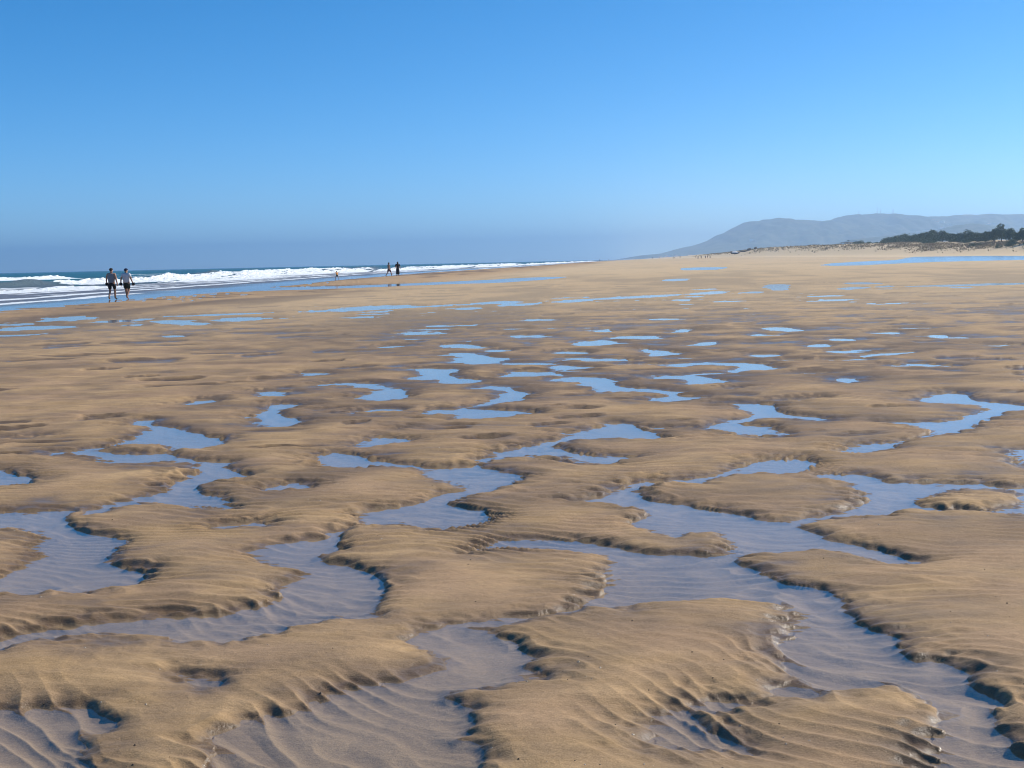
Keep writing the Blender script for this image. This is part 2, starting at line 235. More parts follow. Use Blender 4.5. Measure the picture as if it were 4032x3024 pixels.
# ------------------------------------------------------------------ the beach: one height field
POLYS = """+-0.286,6.851 -0.194,7.06 -0.141,7.2 -0.002,7.25 0.184,7.223 0.377,7.182 0.488,7.054 0.622,6.932 0.743,6.819 0.833,6.764 0.92,6.737 1.013,6.717 1.121,6.794 1.198,6.884 1.178,7.027 1.177,7.305 1.075,7.249 1.008,7.3 0.935,7.177 0.858,7.228 0.797,7.389 0.681,7.576 0.799,7.767 0.835,7.915 0.682,8.145 0.53,8.217 0.354,8.293 0.448,8.446 0.655,8.6 0.744,8.87 0.819,9.058 1.055,9.096 1.114,9.055 1.334,9.129 1.499,9.283 1.701,9.549 1.834,9.803 1.988,9.943 2.29,9.983 2.36,9.85 2.359,9.691 2.246,9.476 2.17,9.302 2.035,9.234 1.731,9.252 1.517,9.175 1.392,9.053 1.3,8.899 1.169,8.948 1.064,8.974 0.917,8.785 0.818,8.58 0.908,8.392 1.01,8.266 1.018,8.284 1.243,8.027 1.388,7.854 1.488,7.643 1.588,7.56 1.713,7.595 1.834,7.694 1.918,7.755 2.051,7.806 2.188,7.974 2.322,8.234 2.354,8.367 2.378,8.668 2.341,8.866 2.247,8.945 2.173,9.021 2.163,9.126 2.271,9.231 2.424,9.183 2.545,9.111 2.597,8.967 2.624,8.863 2.774,8.798 2.978,8.734 3.16,8.711 3.252,8.719 3.313,8.584 3.47,8.533 3.653,8.48 3.266,7.572 2.986,7.603 2.871,7.69 2.641,7.741 2.457,7.787 2.323,7.675 2.207,7.614 2.004,7.588 1.884,7.577 1.743,7.473 1.627,7.402 1.728,7.248 1.782,7.092 1.898,6.915 1.995,6.73 2.081,6.59 2.155,6.504 2.086,6.446 1.939,6.401 1.864,6.485 1.806,6.672 1.703,6.777 1.571,6.77 1.375,6.713 1.191,6.648 1.188,6.494 1.265,6.332 1.317,6.196 1.364,6.081 1.419,6.015 1.48,5.95 1.529,5.843 1.58,5.726 1.501,5.597 1.488,5.52 1.537,5.39 1.557,5.292 1.603,5.172 1.588,5.062 1.581,4.955 1.593,4.913 1.677,4.897 1.691,4.825 1.705,4.708 1.699,4.543 1.712,4.422 1.737,4.338 1.651,4.232 1.609,4.152 1.61,4.071 1.604,3.987 1.623,3.932 1.692,3.888 1.575,3.614 1.173,3.635 1.271,3.847 1.32,3.936 1.366,4.057 1.416,4.126 1.454,4.214 1.444,4.308 1.436,4.422 1.393,4.51 1.328,4.568 1.236,4.538 1.13,4.493 1.04,4.481 0.95,4.47 0.891,4.44 0.922,4.506 0.987,4.59 1.059,4.695 1.039,4.772 1.031,4.851 1.06,4.93 1.057,5.035 1.106,5.141 1.184,5.249 1.214,5.294 1.195,5.391 1.201,5.516 1.239,5.591 1.232,5.527 1.209,5.62 1.178,5.717 1.097,5.793 1.01,5.814 0.86,5.813 0.708,5.802 0.627,5.776 0.471,5.706 0.361,5.715 0.252,5.764 0.348,5.869 0.416,5.965 0.422,6.147 0.446,6.372 0.498,6.611 0.51,6.757 0.393,6.845 0.307,6.892 0.132,6.98 -0.093,6.978 -0.182,6.939
-2.557,8.039 2.698,8.218 2.917,8.396 3.083,8.466 3.289,8.381 3.281,8.121 3.158,7.916 3.022,7.826 2.845,7.754 2.732,7.859 2.602,7.927
+-0.392,5.463 -0.319,5.545 -0.231,5.5 -0.133,5.395 -0.059,5.365 -0.011,5.268 0.022,5.109 0.065,4.958 0.038,4.879 0.088,4.836 0.104,4.758 0.018,4.764 -0.044,4.693 -0.165,4.647 -0.272,4.609 -0.22,4.51 -0.123,4.372 -0.165,4.25 -0.192,4.206 -0.118,4.086 -0.142,4.005 -0.129,3.886 -0.125,3.703 -0.954,3.746 -1.037,3.988 -1.006,4.081 -1.096,4.142 -1.022,4.225 -0.989,4.33 -0.881,4.419 -0.811,4.48 -0.727,4.542 -0.678,4.574 -0.689,4.609 -0.657,4.643 -0.606,4.694 -0.502,4.687 -0.495,4.742 -0.4,4.792 -0.337,4.885 -0.288,4.932 -0.346,5.049 -0.41,5.206 -0.473,5.325
+-1.997,4.537 -1.858,4.528 -1.728,4.528 -1.635,4.498 -1.574,4.527 -1.47,4.422 -1.422,4.34 -1.448,4.28 -1.54,4.256 -1.464,4.192 -1.451,4.12 -1.376,4.02 -1.253,3.762 -1.682,3.784
+-2.278,5.376 -2.257,5.409 -2.242,5.48 -2.191,5.549 -2.122,5.62 -1.995,5.674 -1.79,5.724 -1.577,5.76 -1.428,5.762 -1.288,5.805 -1.259,5.844 -1.217,5.983 -1.192,6.099 -1.226,6.194 -1.151,6.314 -1.12,6.477 -1.1,6.561 -1.161,6.619 -1.304,6.704 -1.407,6.787 -1.509,7.026 -1.448,7.182 -1.32,7.296 -1.239,7.374 -1.098,7.382 -1.016,7.266 -1.017,7.14 -0.964,7.014 -1.072,6.887 -1.105,6.815 -1.008,6.768 -0.89,6.739 -0.774,6.549 -0.704,6.44 -0.674,6.305 -0.628,6.082 -0.635,5.993 -0.672,5.825 -0.685,5.744 -0.633,5.673 -0.685,5.612 -0.806,5.647 -0.802,5.647 -0.904,5.552 -1.016,5.535 -1.066,5.417 -1.078,5.406 -1.151,5.352 -1.3,5.305 -1.478,5.329 -1.554,5.405 -1.644,5.472 -1.781,5.458 -1.89,5.466 -1.977,5.413 -2.117,5.411 -2.176,5.311 -2.221,5.236
+-1.049,8.019 -0.996,8.182 -0.779,8.339 -0.623,8.417 -0.563,8.662 -0.581,8.596 -0.524,8.772 -0.337,8.907 -0.523,9.173 -0.714,9.392 -0.665,9.752 -0.765,9.921 -0.562,9.933 -0.335,9.982 -0.327,10.143 -0.234,10.048 -0.198,9.844 -0.078,9.674 0.02,9.512 0.104,9.429 0.03,9.124 -0.075,8.907 -0.164,8.759 -0.296,8.683 -0.357,8.511 -0.458,8.35 -0.437,8.356 -0.293,8.201 -0.208,8.164 -0.153,8.025 -0.11,7.791 -0.188,7.702 -0.245,7.612 -0.361,7.578 -0.486,7.544 -0.607,7.603 -0.704,7.708 -0.817,7.649 -0.908,7.588 -1.018,7.766
+-1.142,7.589 -1.06,7.558 -1.004,7.813 -0.953,7.808 -1,7.621 -1.045,7.443 -1.059,7.27 -1.116,7.276
+-0.189,10.466 -0.11,10.725 0.084,10.933 0.274,11.252 0.438,11.382 0.535,11.58 0.39,11.658 0.641,11.898 0.88,12.21 1,12.44 1.15,12.29 1.226,11.975 1.285,11.679 1.363,11.341 1.408,11.126 1.091,11.227 0.887,11.363 0.637,11.298 0.517,11.214 0.393,10.983 0.363,10.92 0.487,10.592 0.634,10.347 0.8,10.28 0.995,10.252 1.029,10.205 0.903,9.972 0.805,9.865 0.69,9.841 0.557,9.939 0.436,10.078 0.335,10.134 0.444,10.262 0.21,10.321 0.077,10.297 -0.054,10.231 -0.119,10.198 -0.182,10.041 -0.308,9.938 -0.314,10.142
+1.18,12.1 1.33,12.04 1.628,11.873 1.552,11.839 1.381,11.799 1.3,11.812
+1.383,11.949 1.562,11.919 1.853,11.928 2.06,12.26 2.31,12.53 2.51,12.9 2.39,13.2 2.44,13.56 2.23,13.79 2.31,13.93 2.5,13.83 2.81,13.68 2.79,13.42 2.71,13.07 2.78,12.78 2.91,12.55 3.13,12.35 3.01,12.24 2.81,12.31 2.66,12.51 2.5,12.5 2.29,12.22 2.16,12.12 2.34,12.06 2.427,11.832 2.456,11.543 2.498,11.265 2.347,11.164 2.119,11.168 1.979,11.264 1.998,11.453 1.934,11.685 1.683,11.806
+2.95,14.02 3.27,14.12 3.56,14.26 3.41,14.01 2.95,13.89
+4.37,13.81 4.62,14.09 4.93,14.38 5.1,14.46 5.07,14 4.98,13.53 5.22,13.33 5.31,13.08 5.57,12.96 5.48,12.76 5.12,12.76 4.94,12.65 4.78,12.41 4.56,12.13 4.447,11.902 4.314,11.746 4.248,11.526 4.057,11.28 3.963,11.135 3.757,11.116 3.585,10.937 3.392,10.768 3.23,10.552 3.177,10.421 3.036,10.262 2.833,10.143 2.651,10.143 2.646,10.275 2.843,10.518 2.906,10.649 3.128,10.663 3.299,10.733 3.534,10.996 3.767,11.274 3.694,11.45 3.65,11.684 3.594,11.893 3.49,12.01 3.766,11.96 4.045,11.972 4.26,12.06 4.5,12.4 4.73,12.62 4.85,12.81 4.88,13.24 4.63,13.37 4.38,13.57
+3.971,10.168 4.16,10.184 4.386,10.195 3.878,9.006 3.74,9.202 3.74,9.386 3.815,9.607 3.899,9.755 3.932,10
+-0.98,13.68 -0.88,13.92 -0.54,13.87 -0.56,14.06 -0.43,14.27 -0.25,14.66 -0.08,15.15 -0.06,15.72 -0.25,15.96 -0.4,16.35 -0.02,16.18 0.04,15.7 0.17,15.48 0.11,14.85 0.1,14.5 -0.06,14.45 -0.21,14.15 -0.47,14 -0.48,13.84 0.01,13.75 0.08,13.56 0.3,13.4 0.19,13.25 0.09,13.34 -0.06,13.02 -0.32,13 -0.39,12.87 -0.65,12.88 -0.55,13.24 -0.64,13.33 -0.88,13.37
+-2.56,17.19 -2.13,17.25 -1.95,17.21 -1.76,16.65 -1.54,16.35 -1.43,16.22 -1.34,15.7 -1.24,15.39 -1.32,14.96 -1.49,14.99 -1.52,14.82 -1.79,15.05 -1.95,15.12 -1.81,15.61 -1.7,16.07 -1.62,16.26 -1.74,16.29 -2.05,16.56 -2.22,16.93 -2.49,16.99 -2.62,16.98
+-1.94,13.64 -1.73,13.82 -1.54,14.01 -1.31,14 -1.21,13.83 -1.41,13.76 -1.71,13.6
+-1.433,11.112 -1.388,11.458 -1.289,11.762 -1.123,11.757 -0.876,11.462 -1.018,11.4 -1.193,11.125 -1.314,11.065
+-1.699,10.683 -1.516,10.839 -1.577,10.82 -1.405,10.777 -1.272,10.577 -1.112,10.337 -0.963,10.149 -0.771,10.001 -0.736,9.878 -0.918,9.926 -1.039,9.998 -1.17,9.913 -1.45,9.919 -1.463,9.976 -1.599,10.114 -1.624,10.452
+-1.22,12.18 -1.13,12.31 -1.02,12.38 -1.08,12.16
+-1.47,17.48 -1.31,18.06 -1.21,18.29 -1.42,19.03 -1.46,19.47 -0.9,19.24 -0.84,18.82 -0.91,18.35 -0.88,17.83 -0.67,17.53 -0.44,17.29 -0.56,16.76 -0.93,16.89 -0.98,17.13 -0.95,17.41 -1.26,17.43
+-0.2,17.67 -0.02,18.13 -0.02,18.45 0.36,18.58 0.58,18.12 0.72,17.82 0.67,17.58 0.27,17.68 -0.07,17.63
+0.52,17.06 0.64,17.34 0.93,17.44 1.4,16.92 1.3,16.27 1.41,15.83 1.69,15.71 1.87,15.31 2.07,15.07 1.95,14.82 2.15,14.64 2.29,14.49 2.03,14.25 1.74,14.05 1.73,14.05 1.56,14.34 1.69,14.52 1.85,14.7 1.76,15.08 1.65,15.31 0.98,15.25 1.03,15.58 0.96,16.11 0.89,16.67 0.68,16.83
+1.9,17.16 2.13,17.3 2.14,17.3 2.55,17.24 2.69,16.62 2.84,16.4 2.66,16.07 2.34,15.97 2.18,16.07 2.3,16.48 2.28,16.83 2.08,16.88
+-1.09,22.25 -0.94,22.6 -0.73,22.34 -0.54,21.71 -0.35,21.29 -0.07,21.03 -0.23,20.56 -0.3,20.09 -0.71,20.04 -0.7,20.52 -0.84,20.9 -0.73,21.58 -0.97,21.91
+-1.4,24.71 -1.13,25.11 -0.84,24.86 -0.47,23.72 -0.74,23.81 -1.15,24.12
+-0.43,23.06 -0.08,23.12 -0.14,22.72 -0.4,22.8
+-0.02,27.12 0.2,27.82 0.58,27.68 0.69,26.75 0.25,26.79
+-2.57,29.66 -2.14,29.9 -1.71,29 -2.13,28.84
+1.2,24.08 1.48,25.21 1.91,25.32 2.02,24.38 1.7,23.82 1.31,23.81
+2.16,26.04 2.42,26.68 2.98,26.3 2.78,25.65 2.36,25.64
+1.88,28.71 2.09,29.1 2.23,28.63 2.01,28.06
+0.71,22.18 1.17,22.39 1.3,21.69 0.9,21.89
+0.83,20.33 1.12,20.83 1.34,20.59 1.93,20.19 1.6,19.92 1.11,20.25
+0.58,18.88 0.75,19.52 0.86,19.22 1.27,18.9 1.02,18.68
+-0.15,19.98 0.18,20.08 0.68,19.85 0.62,19.55 0.18,19.77
+2.34,22.69 2.48,22.11 2.73,21.64 2.8,21.27 2.44,20.87 2.31,20.9 2.42,21.58
+2.36,19.15 2.39,19.26 2.89,19.34 3.23,19.18 3.7,18.96 3.67,18.56 3.83,18.01 3.43,17.84 3.23,17.82 3.02,17.53 3.2,18.06 3.39,18.35 3.28,18.78 2.96,19.04 2.58,18.88 2.38,18.9
+2.65,15.46 2.88,15.57 2.77,15.31 2.65,15.3
+4.17,16.38 4.49,16.47 4.28,15.91 4.18,15.79 4.17,16.11
+3.93,20.57 4.16,20.79 4.3,20.57 4.19,20.18 3.95,20.25
+5.68,28.37 5.95,28.82 6.09,28.27 6.09,27.79 6.2,27.03 5.89,27.03 5.67,27.63
+4.95,25.96 5.47,25.87 5.3,25.49 5,25.6
+6.01,23.97 6.32,24.21 6.5,23.84 6.24,23.45
+5.3,22.49 5.62,22.87 5.67,22.59 5.36,22.13
+7.37,25.61 7.74,25.99 7.84,25.89 7.55,25.25
+8.02,24.15 8.33,24.62 8.3,24.15 8.03,23.74
+5.73,18.38 5.97,18.26 6.32,17.85 6.14,17.68 5.82,17.79
+4.87,19.42 5.35,19.34 5.23,19.09 4.84,19.2
+5.44,19.78 5.9,20.41 6.62,20.63 6.11,20.24 5.52,19.69
+3.64,27.87 3.93,28.69 3.99,28.39 3.72,27.45
+2.55,21.46 2.68,21.61 2.8,21.27 2.65,20.91
+4.2,19.48 4.36,19.56 4.43,19.44 4.3,19.29
+3.34,23.32 3.62,24.02 3.87,24.03 3.48,23.32
+-4.123,11.153 -3.985,11.248 -3.824,11.371 -3.752,11.51 -3.632,11.646 -3.64,12.08 -3.65,12.48 -3.67,12.79 -3.84,12.99 -3.96,13.1 -3.99,13.44 -3.87,13.49 -3.79,13.11 -3.62,12.98 -3.33,12.74 -3.22,12.41 -2.98,12.09 -2.761,11.94 -2.68,11.71 -2.62,11.441 -2.692,11.252 -2.832,11.175 -2.998,11.103 -3.002,11.009 -2.812,10.707 -2.791,10.572 -3.007,10.473 -3.185,10.397 -3.329,10.433 -3.556,10.724 -3.735,10.929 -3.982,11.076
--3.764,11.342 -3.66,11.496 -3.368,11.606 -3.079,11.409 -3.041,11.157 -3.159,10.966 -3.369,11.015 -3.593,11.19
+-2.928,10.679 -2.798,10.705 -2.594,10.484 -2.559,10.228 -2.771,10.441
+-2.594,10.374 -2.543,10.494 -2.33,10.439 -2.311,10.293 -2.345,10.095 -2.248,10.002 -2.097,9.828 -1.984,9.642 -2.097,9.533 -2.272,9.449 -2.345,9.252 -2.255,8.98 -2.11,8.9 -1.975,8.7 -1.933,8.556 -1.841,8.431 -1.876,8.297 -1.994,8.393 -2.098,8.376 -2.302,8.541 -2.523,8.624 -2.625,8.52 -2.724,8.419 -2.785,8.209 -2.907,8.196 -2.823,8.458 -2.825,8.601 -2.771,8.712 -2.676,8.882 -2.582,8.996 -2.51,9.116 -2.608,9.26 -2.566,9.461 -2.523,9.771 -2.542,10.002 -2.587,10.29
+-4.421,10.333 -4.202,10.28 -4.068,10.206 -3.865,9.945 -3.657,9.66 -3.704,9.489 -3.79,9.431 -4.043,9.428
+-3.628,8.437 -3.255,8.395 -3.158,8.423 -3.057,8.445 -2.919,8.358 -2.896,8.195 -2.95,8.201 -2.841,8.034 -2.756,7.876 -2.673,7.747 -2.513,7.592 -2.381,7.511 -2.285,7.413 -2.287,7.264 -2.261,7.058 -2.263,6.922 -2.194,6.841 -2.023,6.679 -1.934,6.636 -1.915,6.479 -1.905,6.331 -1.986,6.274 -2.104,6.237 -2.165,6.18 -2.248,6.187 -2.328,6.256 -2.383,6.229 -2.495,6.208 -2.696,6.209 -2.8,6.456 -2.726,6.585 -2.696,6.794 -2.672,6.941 -2.684,7.098 -2.853,7.277 -2.821,7.445 -2.838,7.625 -2.995,7.757 -3.118,7.817 -3.38,7.845
+-1.93,7.765 -1.825,7.876 -1.67,7.909 -1.515,7.843 -1.513,7.722 -1.639,7.759 -1.786,7.703
+-1.87,9.127 -1.745,9.211 -1.672,9.339 -1.539,9.253 -1.465,9.077 -1.584,9.027 -1.726,8.98
+-2.83,13.44 -2.8,14.02 -2.74,14.24 -2.87,14.67 -2.75,14.93 -2.43,14.7 -2.43,14.26 -2.66,14.22 -2.59,13.83 -2.38,13.43 -2.2,13.26 -2.16,12.73 -2.31,12.57 -2.5,12.66 -2.61,12.93 -2.66,13.27
+-3.34,16.37 -2.91,16.27 -2.85,16.06 -2.95,15.62 -3.07,15.58 -3.17,15.99
+-3.89,14.86 -3.86,15.25 -3.77,15.45 -3.6,15.24 -3.7,15 -3.82,14.8
+-3.13,19.04 -2.75,18.95 -2.85,18.62 -3.03,18.74
+-4.84,12.3 -4.64,12.33 -4.66,12.21
+-8.18,30.21 -8,30.54 -7.83,29.76
+-14.59,35.41 -14.32,36.31 -14.45,37.73 -13.55,37.62 -12.6,36.93 -12.67,35.8 -13.48,35.54 -13.74,34.82
+-13.47,32.66 -12.73,32.89 -12.05,32.63 -12.6,32.12
+-16.27,39.49 -15.69,40.06 -14.7,39.3 -15.19,38.53
+-15.41,41.79 -15.95,45.12 -15.28,45.18 -13.96,42.86 -14.4,42.23 -14.87,41.3
+-12.88,39.52 -12.77,40.76 -12.26,41.67 -11.76,41.78 -11.84,39.89 -12.29,39.25
+-11.1,36.75 -11.21,37.75 -10.75,36.5
+-10.65,38.49 -10.79,39.94 -10.22,39.67 -9.6,38.01 -8.93,37.21 -8.81,35.93 -9.3,36.8 -10.02,37.41
+-8.98,39.3 -9.03,41.14 -8.08,40.55 -7.67,39.21 -8.37,39.01 -8.2,37.98
+-12.16,43.2 -10.51,44.32 -9.51,44.89 -8.36,44.83 -9.25,43.65 -10.78,43.14
+-7.3,45.4 -6.55,46.19 -5.92,48.25 -5.18,49.91 -4.22,49.85 -3.39,47.89 -2.01,49.73 -2.54,47.7 -4.23,46.4 -5.24,44.98 -6.32,44.56 -7.12,44.29
+-4.77,43.28 -4.42,44.22 -4.18,42.81
+-1.93,44.88 -1.39,45.49 -1.29,44.19 -1.72,43.69
+-1.31,49.27 -0.79,52.32 0.46,51.65 0.25,49.56 -0.74,48.71
+-0.48,47.45 0.18,48.65 1.3,49.24 0.66,47.61 -0.12,46.19
+1.7,49.76 2.48,51.7 3.11,52.35 2.87,49.34 1.96,48.59
+3.17,52.3 4.51,54.11 5.59,55.27 7.86,56.92 7.2,54.74 5.17,52.4 3.78,51.63
+-5.26,39.15 -4.26,39.57 -4.48,38.43
+-0.401,5.489 -0.319,5.558 -0.225,5.545 -0.117,5.547 -0.01,5.58 0.101,5.66 0.191,5.709 0.283,5.776 0.372,5.774 0.293,5.688 0.173,5.628 0.062,5.567 -0.046,5.499 -0.13,5.443 -0.187,5.467 -0.229,5.446
+0.426,4.23 0.466,4.289 0.532,4.364 0.525,4.332 0.58,4.321 0.636,4.21 0.685,4.177 0.722,4.109 0.762,3.981 0.697,3.964 0.655,3.994 0.586,3.991 0.517,4.022 0.477,4.052 0.433,4.14
+0.599,4.417 0.672,4.484 0.761,4.457 0.888,4.454 0.856,4.409 0.762,4.395 0.743,4.351 0.665,4.324 0.613,4.359
+-1.363,4.915 -1.297,4.833 -1.216,4.808 -1.158,4.827 -1.161,4.758 -1.252,4.751 -1.318,4.815
+-0.4,120.1 3.6,128.2 5.2,125.2 1.8,109.2 -0.3,102.8
+28.2,202.8 32.6,214.9 33.5,201.6 25.5,163.8 24.1,168.5
+11.4,91.2 12.9,99.2 13.5,99.6 11.6,89.2
+8.18,57.31 9.51,59.83 10,60.3 9.15,55.65 8.31,56.78
+10.26,56.51 11.53,58.85 10.83,55.79
+52.5,211.6 72,264.4 84.2,289.4 98.4,313.2 151.9,476.4 230,685.5 241.3,696.1 164.5,439.2 144.8,344 93,220.9 85.1,233.1 70.4,220.9 54.4,193 47.8,181.6
+19,61.7 21.1,62.6 22.6,63.5 26.7,63.4 25.8,61.2 22.1,60.3 19.9,60.5
+15.27,58.85 16.9,62.9 17.4,61.8 15.78,58.33
+17.5,60.5 19.2,64.3 18.7,62.1
+13.8,67.9 15.5,73.6 14.9,69 12.61,58.74 12.7,61.1
+19,72.2 20.3,72.1 19.7,67.5 18.8,67.9
+-18.5,86.2 -19.6,97.4 -15.5,99.6 -11.9,99.2 -7.9,105.7 -5.2,109.3 0.2,119.5 0.2,100.6 -4.7,98.9 -8,95.6 -12.4,89.9 -16.1,88"""
def chaikin(p, n=1):
    for _ in range(n):
        q = np.roll(p, -1, 0); p = np.stack([p * 0.75 + q * 0.25, p * 0.25 + q * 0.75], 1).reshape(-1, 2)
    return p
polys = []
for ln in POLYS.strip().splitlines():
    pts = np.array([[float(a) for a in q.split(',')] for q in ln[1:].split()])
    polys.append((ln[0], chaikin(pts, 1)))

yrow = np.unique(np.round(np.concatenate([np.geomspace(1.2, 3.4, 26), 2032.0 / np.linspace(590, 8, 860), np.geomspace(255, 1700, 150), np.geomspace(1750, 9000, 40)]), 4))
prr = random.Random(21)                                # thin broken slivers of water left on the flats
for k in range(30):
    yy = 17 + 48 * prr.random() ** 1.4; xx = yy * prr.uniform(-0.13, 0.44); a = prr.uniform(0.12, 0.42) * yy / 22; b_ = prr.uniform(0.05, 0.16) * (yy / 18) ** 1.5
    tl = prr.uniform(-0.2, 0.9) * b_ / a
    polys.append(('+', chaikin(np.array([[xx + a * math.cos(j * 0.785) * prr.uniform(.6, 1.2), yy + b_ * math.sin(j * 0.785) * prr.uniform(.5, 1.2) + tl * a * math.cos(j * 0.785)] for j in range(8)]), 1)))
NR, NC = len(yrow), 1170
tcol = np.concatenate([-np.geomspace(0.475, 1.15, 50)[::-1], np.linspace(-0.47, 0.475, NC - 110), np.geomspace(0.48, 1.9, 60)])
Y = np.repeat(yrow[:, None], NC, 1).astype(np.float32)
X = (yrow[:, None] * tcol[None, :]).astype(np.float32)
S = X - 0.1 * Y                                      # distance inland from a line along the shore
# signed distance to the pools: negative under water
dist = np.full(X.shape, 9.0, np.float32); LOC = np.clip(Y / 9.0, 0.75, None)
def poly_sd(p, Xs, Ys):
    a = p; b = np.roll(p, -1, 0); d2 = np.full(Xs.shape, 1e12, np.float32); ins = np.zeros(Xs.shape, bool)
    for (ax, ay), (bx, by) in zip(a, b):
        ex, ey = bx - ax, by - ay; L = ex * ex + ey * ey + 1e-12
        h = np.clip(((Xs - ax) * ex + (Ys - ay) * ey) / L, 0, 1)
        dx = Xs - ax - h * ex; dy = Ys - ay - h * ey
        np.minimum(d2, dx * dx + dy * dy, out=d2)
        if ay != by:
            c = (ay > Ys) != (by > Ys)
            ins ^= c & (Xs < ex * (Ys - ay) / ey + ax)
    d = np.sqrt(d2); d[ins] *= -1; return d
for sign, p in polys:
    y0, y1 = p[:, 1].min(), p[:, 1].max(); x0, x1 = p[:, 0].min(), p[:, 0].max(); mg = 0.7 * max(1.0, y1 / 9)
    ri = np.where((yrow > y0 - mg) & (yrow < y1 + mg))[0]
    if len(ri) == 0: continue
    r0, r1 = ri[0], ri[-1] + 1
    sub = np.s_[r0:r1]
    Xs = X[sub]; Ys = Y[sub]; m = (Xs > x0 - mg) & (Xs < x1 + mg)
    if not m.any(): continue
    sd_ = poly_sd(p, Xs[m], Ys[m]) / LOC[sub][m]
    D0 = dist[sub]
    if sign == '+': D0[m] = np.minimum(D0[m], sd_)
    else: D0[m] = np.maximum(D0[m], -sd_)
dist = np.where(S > np.interp(Y, [0, 500, 1000, 1500, 9000], [134, 134, 60, 25, 20]) - 4, 9.0, dist)
# ragged, rippled edges
near = 1 - sstep(10, 22, Y)
wx = X + 0.22 * noise(X * 1.1, Y * 1.1, 1) + 0.06 * noise(X * 3.1, Y * 3.1, 2)
wy = Y + 0.20 * noise(X * 0.8, Y * 0.8, 3) + 0.05 * noise(X * 2.6, Y * 2.6, 4)
def ripple(lam, A, seed=0):
    # crests that wander, fork and break: a warped train mixed with ridged noise stretched along the crests
    un = wy * math.cos(A) + wx * math.sin(A); al = wx * math.cos(A) - wy * math.sin(A)
    ph = un / lam + 0.55 * noise(al * 0.28 / lam, un * 0.20 / lam, 7 + seed)
    train = (1 - np.abs(np.sin(math.pi * ph))) ** 1.2
    rid = np.clip(1 - 2.1 * np.abs(noise(al * 0.26 / lam, un * 0.80 / lam, 17 + seed)), 0, 1)
    k = sstep(-0.3, 0.4, noise(X * 0.8, Y * 0.8, 27 + seed))
    return train * k + rid * (1 - k) - 0.36
diag = 1 - sstep(4.6, 6.2, Y + 0.8 * noise(X * 0.6, Y * 0.6, 28))
rip1 = ripple(0.098, 0.22) * (1 - diag) + ripple(0.105, 0.85, 3) * diag
rip2 = ripple(0.30, 0.25, 4)
lump = noise(X * 5, Y * 9, 9) + 0.6 * noise(X * 11, Y * 18, 10)
lump2 = noise(X * 1.6, Y * 2.8, 19) + 0.6 * noise(X * 3.4, Y * 6, 20)
dist = dist - 0.035 * sstep(13, 22, Y) - 0.03 * sstep(60, 90, Y) + (1 - 0.5 * sstep(12, 22, Y)) * (0.024 * lump + 0.022 * noise(X * 14 / np.sqrt(LOC), Y * 22 / np.sqrt(LOC), 13) + 0.03 * rip1 * (Y < 12) + 0.038 * noise(X * 2.2 / np.sqrt(LOC), Y * 3.2 / np.sqrt(LOC), 12))
# bank direction: gradient points from the water to the land
di, dj = np.gradient(np.clip(dist, -2, 2)); dyi = np.gradient(yrow)[:, None]; dxj = yrow[:, None] * np.gradient(tcol)[None, :]
gx = dj / dxj; gy = (di - gx * (tcol[None, :] * dyi)) / dyi
gl_ = np.sqrt(gx * gx + gy * gy) + 1e-6; gx /= gl_; gy /= gl_
steep = sstep(0.0, 0.8, gx * 0.95 + gy * 0.30 + 0.3 * noise(X * 0.9, Y * 0.9, 15))
litside = sstep(0.2, 0.8, -gx)
# land form
ramp = 1.4 * sstep(400, 900, Y) * sstep(-60, 30, S)
toe = np.interp(Y, [0, 500, 1000, 1500, 9000], [134, 134, 60, 25, 20])
hd = np.interp(Y, [0, 500, 700, 1000, 1200, 1600, 9000], [4.6, 5.0, 6.6, 7.0, 4.6, 3.0, 3.0])
dune = hd * sstep(0, 44, S - toe) + (0.5 * noise(X * 0.06, Y * 0.03, 21) + 0.25 * noise(X * 0.2, Y * 0.05, 22)) * sstep(20, 48, S - toe)
berm = 0.16 * np.exp(-((S + 26) / 7.0) ** 2) * sstep(90, 150, Y)
mid = sstep(8, 24, Y)
H = 0.043 + 0.013 * noise(X * 0.7, Y * 0.7, 30) + 0.012 * noise(X * 2, Y * 2, 31)
und = mid * (0.030 * noise(X * 0.30, Y * 0.42, 32) + 0.016 * noise(X * 0.9, Y * 1.3, 33) * (1 - sstep(60, 140, Y))) * (1 - sstep(150, 400, Y))
land = np.maximum(H * (1 - 0.5 * sstep(14, 45, Y)) + und, 0.012)
